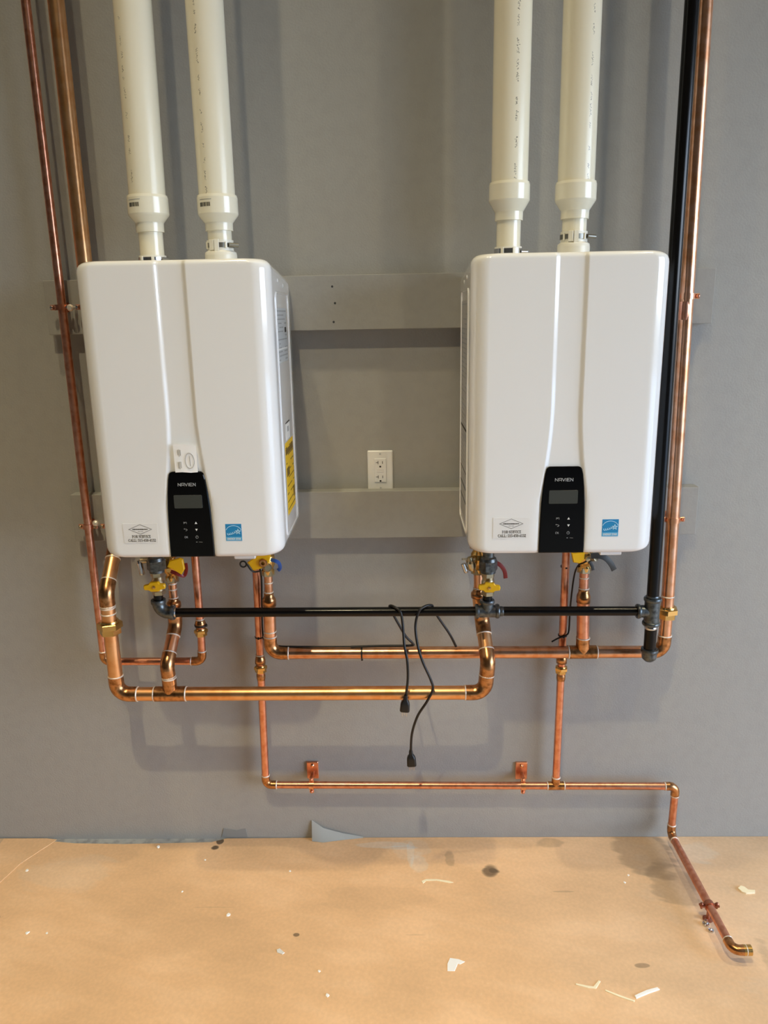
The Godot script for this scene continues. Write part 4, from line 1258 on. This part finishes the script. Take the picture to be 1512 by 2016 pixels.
func build_clamps() -> void:
	var u := split_ring("pipe_clamp", "upper dark split ring clamp on the thinner left riser, beside the left heater", Vector3(-0.8827, 1.6585, 0.07), Vector3.UP, 0.0113, Vector3.RIGHT, Vector3(0, 0, -0.032), M.copper_dull, M.steel)
	put(u, "bolt", turned([Vector2(0, -0.03), Vector2(0.004, -0.03), Vector2(0.004, 0), Vector2(0.0085, 0), Vector2(0.009, 0.004), Vector2(0.006, 0.008), Vector2(0, 0.009)], Vector3(-0.8540, 1.6570, 0.074), Vector3.BACK, 16), M.bolt)
	split_ring("pipe_clamp", "upper split ring clamp on the thick left riser, mostly behind the left heater", Vector3(-0.8067, 1.6585, 0.07), Vector3.UP, 0.0197, Vector3.RIGHT, Vector3(0, 0, -0.032), M.copper_dull, M.steel)
	var d := split_ring("pipe_clamp", "lower copper split ring clamp on the thinner left riser, near the heater's bottom corner", Vector3(-0.8770, 1.0660, 0.07), Vector3.UP, 0.0113, Vector3.RIGHT, Vector3(0, 0, -0.032), M.copper_red, M.brass_grey)
	put(d, "bolt", turned([Vector2(0, -0.03), Vector2(0.004, -0.03), Vector2(0.004, 0), Vector2(0.0085, 0), Vector2(0.009, 0.004), Vector2(0.006, 0.008), Vector2(0, 0.009)], Vector3(-0.8545, 1.0745, 0.070), Vector3(0.2, 0.4, 1), 16), M.bolt)
	split_ring("pipe_clamp", "lower split ring clamp on the thick left riser, at the heater's bottom corner", Vector3(-0.807, 1.0660, 0.07), Vector3.UP, 0.0197, Vector3.RIGHT, Vector3(0, 0, -0.032), M.copper_red, M.brass_grey)
	split_ring("pipe_clamp", "upper copper split ring clamp on the right copper riser, beside the upper board", Vector3(0.7308, 1.6575, 0.085), Vector3.UP, 0.0177, Vector3.RIGHT, Vector3(0, 0, -0.047), M.copper, M.copper_red)
	split_ring("pipe_clamp", "lower copper split ring clamp on the right copper riser, beside the lower board", Vector3(0.7397, 1.0700, 0.085), Vector3.UP, 0.0177, Vector3.RIGHT, Vector3(0, 0, -0.047), M.copper, M.copper_red)
	for q in [[-0.2875, 0.2237, "left of the two copper bell hangers holding the low drain pipe to the wall"], [0.3628, 0.2181, "right of the two copper bell hangers holding the low drain pipe, near the tee"]]:
		var t := split_ring("bell_hanger", q[2], Vector3(q[0], q[1], 0.045), Vector3.RIGHT, 0.0113, Vector3.UP, Vector3(0, 0, -0.010), M.copper, M.copper_red)
		var g := Geo.new()
		g.box(Vector3(q[0], q[1] + 0.026, 0.004), Vector3(0.036, 0.058, 0.0075), 0.0015)
		put(t, "wall_plate", g, M.copper_red)
		put(t, "plate_screw", turned([Vector2(0.006, 0), Vector2(0.006, 0.003), Vector2(0.003, 0.006), Vector2(0, 0.0065)], Vector3(q[0], q[1] + 0.044, 0.0075), Vector3.BACK, 14), M.copper)
		put(t, "bracket_arm", _box(Vector3(q[0], q[1] + 0.018, 0.026), Vector3(0.010, 0.012, 0.038), 0.001), M.copper)
	var f := split_ring("floor_clamp", "copper clamp with silver bolts holding the drain pipe to the floor", Vector3(0.8278, 0.046, 0.345), Vector3.BACK, 0.0113, Vector3.RIGHT, Vector3(0, -0.044, 0), M.copper_dull, M.copper_dull)
	put(f, "floor_bolt", turned([Vector2(0.009, 0), Vector2(0.009, 0.006), Vector2(0.005, 0.007), Vector2(0.005, 0.016), Vector2(0, 0.017)], Vector3(0.814, 0.0016, 0.366), Vector3.UP, 16), M.steel)
	put(f, "floor_bolt", turned([Vector2(0.007, 0), Vector2(0.007, 0.005), Vector2(0.004, 0.006), Vector2(0, 0.009)], Vector3(0.820, 0.0016, 0.388), Vector3.UP, 16), M.steel)

func cable_tie(label: String, at: Vector3, axis: Vector3, r: float, tail: Vector3, group := "") -> void:
	var t := thing("cable_tie", label, "cable tie", at, group)
	put(t, "strap", turned([Vector2(r, -0.0022), Vector2(r + 0.0014, -0.0022), Vector2(r + 0.0014, 0.0022), Vector2(r, 0.0022)], at, axis, 24), M.rubber)
	var p := at + tail.normalized() * (r + 0.003)
	put(t, "lock", _box(p, Vector3(0.006, 0.006, 0.005), 0.001), M.rubber)

func power_cord(label: String, pts: Array, plug: Vector3, lean: float) -> void:
	var t := thing("power_cord", label, "power cord", plug)
	var g := Geo.new()
	g.tube(smooth_path(pts, 8), 0.0036, 12)
	put(t, "cord", g, M.rubber)
	# moulded three-pin plug, hanging nose down
	var secs := [[0.030, 0.0042, 0.0042], [0.022, 0.0058, 0.0055], [0.016, 0.0062, 0.0058], [0.010, 0.0105, 0.0085], [0.002, 0.0128, 0.0100], [-0.017, 0.0135, 0.0105], [-0.019, 0.0125, 0.0095]]
	var tilt := Basis().rotated(Vector3.BACK, lean)
	var rows := []
	for s in secs:
		var line := []
		for p in rounded(0, 0, s[1], s[2], minf(s[1], s[2]) * 0.6, 3):
			line.append(plug + tilt * Vector3(p.x, s[0], p.y))
		rows.append(line)
	var gp := Geo.new()
	gp.grid(rows, true, plug)
	gp.flat(rows[rows.size() - 1], tilt * Vector3.DOWN)
	var body := put(t, "plug", gp, M.rubber)
	for q in [Vector3(-0.006, 0, 0.002), Vector3(0.006, 0, 0.002), Vector3(0, 0, -0.005)]:
		put(body, "prong", _box(plug + tilt * (q + Vector3(0, -0.026, 0)), Vector3(0.0016, 0.016, 0.005)), M.brass_grey)

func build_cords() -> void:
	power_cord("shorter black power cord over the gas pipe, its plug at the lower copper pipe", [Vector3(-0.150, 0.7045, 0.092), Vector3(-0.0705, 0.7075, 0.094), Vector3(0.020, 0.7110, 0.100), Vector3(0.0265, 0.7200, 0.104), Vector3(0.009, 0.7424, 0.111), Vector3(-0.010, 0.780, 0.117), Vector3(-0.0256, 0.812, 0.120), Vector3(-0.036, 0.8360, 0.1225), Vector3(-0.034, 0.8455, 0.133), Vector3(-0.0247, 0.8480, 0.147), Vector3(-0.0068, 0.8373, 0.1585), Vector3(-0.0002, 0.8012, 0.163), Vector3(0.0033, 0.7486, 0.180), Vector3(0.0105, 0.7103, 0.194), Vector3(0.0119, 0.6582, 0.198), Vector3(0.0060, 0.6060, 0.199)], Vector3(0.0035, 0.580, 0.2015), -0.08)
	power_cord("longer black power cord over the gas pipe, its plug hanging lowest", [Vector3(0.1504, 0.7070, 0.100), Vector3(0.1312, 0.7500, 0.110), Vector3(0.0981, 0.8050, 0.1185), Vector3(0.0850, 0.8320, 0.1222), Vector3(0.0803, 0.8450, 0.132), Vector3(0.063, 0.8490, 0.147), Vector3(0.0446, 0.8380, 0.1580), Vector3(0.0345, 0.7979, 0.163), Vector3(0.0395, 0.7490, 0.178), Vector3(0.0528, 0.7046, 0.192), Vector3(0.0746, 0.6531, 0.198), Vector3(0.0801, 0.6240, 0.198), Vector3(0.0632, 0.5855, 0.197), Vector3(0.0378, 0.5381, 0.190), Vector3(0.0218, 0.4769, 0.180), Vector3(0.0185, 0.4180, 0.175)], Vector3(0.0196, 0.3930, 0.175), 0.05)
	var g := Geo.new()
	g.tube(smooth_path([Vector3(-0.3990, 0.945, 0.090), Vector3(-0.4010, 0.90, 0.062), Vector3(-0.4060, 0.80, 0.060), Vector3(-0.4075, 0.735, 0.060), Vector3(-0.3990, 0.712, 0.066), Vector3(-0.36, 0.704, 0.080), Vector3(-0.26, 0.7045, 0.088), Vector3(-0.150, 0.7045, 0.090)]), 0.0024, 10)
	single("sensor_cable", g, M.rubber, Vector3(-0.4, 0.7, 0.06), "thin black cable beside the left heater's drain pipe, continuing along the upper copper pipe", "cable")
	g = Geo.new()
	g.tube(smooth_path([Vector3(0.520, 0.968, 0.106), Vector3(0.500, 0.956, 0.106), Vector3(0.488, 0.942, 0.09), Vector3(0.4835, 0.90, 0.066), Vector3(0.4790, 0.80, 0.056), Vector3(0.4790, 0.735, 0.054), Vector3(0.4700, 0.722, 0.062), Vector3(0.4480, 0.712, 0.060), Vector3(0.4300, 0.700, 0.058)]), 0.0024, 10)
	single("sensor_cable", g, M.rubber, Vector3(0.48, 0.7, 0.06), "thin black cable looping from the right heater's valve down beside its drain pipe", "cable")
	cable_tie("black cable tie around the upper copper pipe, left of the hanging cords", Vector3(-0.1190, 0.6831, 0.085), Vector3.RIGHT, 0.0178, Vector3(0, -1, 0.1))
	cable_tie("black cable tie around the left drain pipe at the heater's underside", Vector3(-0.4172, 0.9400, 0.045), Vector3.UP, 0.0116, Vector3(0, 0, 1))
	cable_tie("black cable tie around the left drain pipe, level with the upper copper pipe", Vector3(-0.4211, 0.7180, 0.045), Vector3.UP, 0.0116, Vector3(0, 0, 1))
	cable_tie("black cable tie around the short left pipe just above its brass union", Vector3(-0.5842, 0.7670, 0.07), Vector3.UP, 0.0160, Vector3(1, 0, 0.3))
	cable_tie("black cable tie around the right drain pipe just under the heater", Vector3(0.4622, 0.9250, 0.045), Vector3.UP, 0.0116, Vector3(0, 0, 1))
	cable_tie("black cable tie around the right drain pipe just above the upper copper pipe", Vector3(0.4634, 0.7150, 0.045), Vector3.UP, 0.0116, Vector3(0, 0, 1))

func build_outlet() -> void:
	var c := Vector3(-0.0580, 1.2000, 0.0)
	var t := thing("wall_outlet", "white wall outlet with two sockets on the wall between the heaters", "outlet", c)
	var g := Geo.new()
	g.prism(rounded(c.x, c.y, 0.0355, 0.0575, 0.003, 3), 0.0, 0.0062, 0.0028)
	put(t, "cover_plate", g, M.white_flat)
	g = Geo.new()
	g.prism(rounded(c.x, c.y + 0.002, 0.0168, 0.0335, 0.0015, 2), 0.004, 0.0092, 0.0008)
	var rec := put(t, "receptacle", g, M.white_flat)
	for s in [1.0, -1.0]:
		var y: float = c.y + 0.002 + s * 0.0205 + 0.002
		var z := 0.0092
		put(rec, "slot", strokes([[Vector2(-0.0062, 0.004), Vector2(-0.0062, -0.004)], [Vector2(-0.0062, 0), Vector2(-0.0118, 0)]], 0.0016, Transform3D(Basis(), Vector3(c.x, y, z - 0.0002)), 0.0003), M.ink)
		put(rec, "slot", strokes([[Vector2(0.0062, 0.0032), Vector2(0.0062, -0.0032)]], 0.0016, Transform3D(Basis(), Vector3(c.x, y, z - 0.0002)), 0.0003), M.ink)
		put(rec, "slot", turned([Vector2(0.0027, 0), Vector2(0.0027, 0.0002), Vector2(0, 0.0002)], Vector3(c.x, y - 0.0115, z), Vector3.BACK, 16), M.ink)
	put(rec, "test_button", _box(Vector3(c.x, c.y + 0.0045, 0.0092), Vector3(0.020, 0.0042, 0.0016), 0.0004), M.sticker)
	put(rec, "reset_button", _box(Vector3(c.x, c.y - 0.0015, 0.0092), Vector3(0.020, 0.0042, 0.0016), 0.0004), M.sticker)
	for s in [1.0, -1.0]:
		put(t, "plate_screw", turned([Vector2(0.0028, 0), Vector2(0.0026, 0.0006), Vector2(0, 0.0010)], Vector3(c.x, c.y + s * 0.0485, 0.0062), Vector3.BACK, 14), M.label_grey)

func litter(called: String, label: String, poly: Array, h: float, m: Material, category: String, group := "") -> void:
	var g := Geo.new()
	var p := PackedVector2Array()
	var mid := Vector2.ZERO
	for q in poly:
		p.append(Vector2(q[0], -q[1]))
		mid += Vector2(q[0], q[1]) / poly.size()
	g.prism(p, 0.0016, 0.0016 + h, minf(h * 0.3, 0.0006), Transform3D(Basis(Vector3.RIGHT, Vector3.FORWARD, Vector3.UP), Vector3.ZERO))
	single(called, g, m, Vector3(mid.x, 0.0016, mid.y), label, category, group)

func build_litter() -> void:
	litter("paper_scrap", "white angular paper scrap on the brown floor paper, centre right", [[0.104, 0.497], [0.112, 0.478], [0.134, 0.482], [0.150, 0.490], [0.137, 0.498], [0.131, 0.496], [0.121, 0.519], [0.103, 0.519]], 0.0012, M.scrap, "scrap")
	litter("tape_scrap", "crumpled white tape scrap on the floor right of the drain pipe", [[0.957, 0.232], [0.969, 0.222], [0.978, 0.226], [0.984, 0.238], [1.002, 0.240], [0.998, 0.250], [0.972, 0.252], [0.962, 0.246]], 0.005, M.wood, "scrap")
	litter("wood_sliver", "long pale wood sliver near the front right of the floor", [[0.555, 0.592], [0.590, 0.576], [0.618, 0.568], [0.622, 0.574], [0.592, 0.585], [0.557, 0.600]], 0.003, M.scrap, "wood scrap")
	litter("wood_sliver", "thin tan wood sliver touching the long pale one at the front", [[0.489, 0.574], [0.520, 0.590], [0.552, 0.605], [0.549, 0.609], [0.515, 0.594], [0.487, 0.578]], 0.002, M.wood, "wood scrap")
	litter("wood_sliver", "forked tan wood sliver left of the long pale one at the front", [[0.420, 0.556], [0.448, 0.563], [0.462, 0.565], [0.479, 0.547], [0.483, 0.550], [0.467, 0.571], [0.448, 0.570], [0.419, 0.560]], 0.002, M.wood, "wood scrap")
	litter("plastic_strip", "curved pale strip on the floor below the right heater's left edge", [[0.045, 0.198], [0.060, 0.190], [0.090, 0.190], [0.128, 0.198], [0.140, 0.204], [0.128, 0.206], [0.090, 0.196], [0.060, 0.197], [0.050, 0.208]], 0.0015, M.wood, "scrap")
	litter("pink_scrap", "small pinkish scrap on the floor at the front, left of centre", [[-0.345, 0.452], [-0.337, 0.448], [-0.322, 0.462], [-0.327, 0.467], [-0.342, 0.461]], 0.002, M.sticker, "scrap")
	# paint chips and plaster crumbs scattered over the paper
	var rng := RandomNumberGenerator.new()
	rng.seed = 77
	for q in [[-0.499, 0.331, 0.009, "largest white chip lying alone in the middle of the left floor"], [-0.785, 0.045, 0.008, "white chip near the wall, below the left end of the copper pipes"], [-1.155, 0.150, 0.007, "white chip at the left edge of the floor, near the paper seam"], [-0.620, 0.105, 0.005, "small white chip on the floor below the dark stain at the wall"], [-0.654, 0.240, 0.005, "small pale chip on the floor, left of the largest white chip"], [-0.350, 0.155, 0.005, "small pale chip on the floor in front of the loose wall film"], [-1.040, 0.395, 0.008, "pale chip near the left edge, left of a pair"], [-0.985, 0.395, 0.005, "pale chip near the left edge, right of a pair"], [-0.198, 0.592, 0.007, "pale chip at the bottom of the picture, right of the pinkish scrap"], [-0.225, 0.520, 0.006, "pale chip just right of the pinkish scrap"], [0.640, 0.205, 0.005, "tiny chip beside the damp stain left of the floor pipe, nearer the front"], [0.660, 0.175, 0.005, "tiny chip beside the damp stain left of the floor pipe, nearer the wall"]]:
		var poly := []
		for k in 6:
			var f := TAU * k / 6.0 + rng.randf() * 0.5
			var r: float = q[2] * rng.randf_range(0.6, 1.1) * 0.8
			poly.append([q[0] + cos(f) * r, q[1] + sin(f) * r])
		litter("paint_chip", q[3], poly, q[2] * 0.3, M.scrap, "debris", "pale chips scattered on the floor paper")
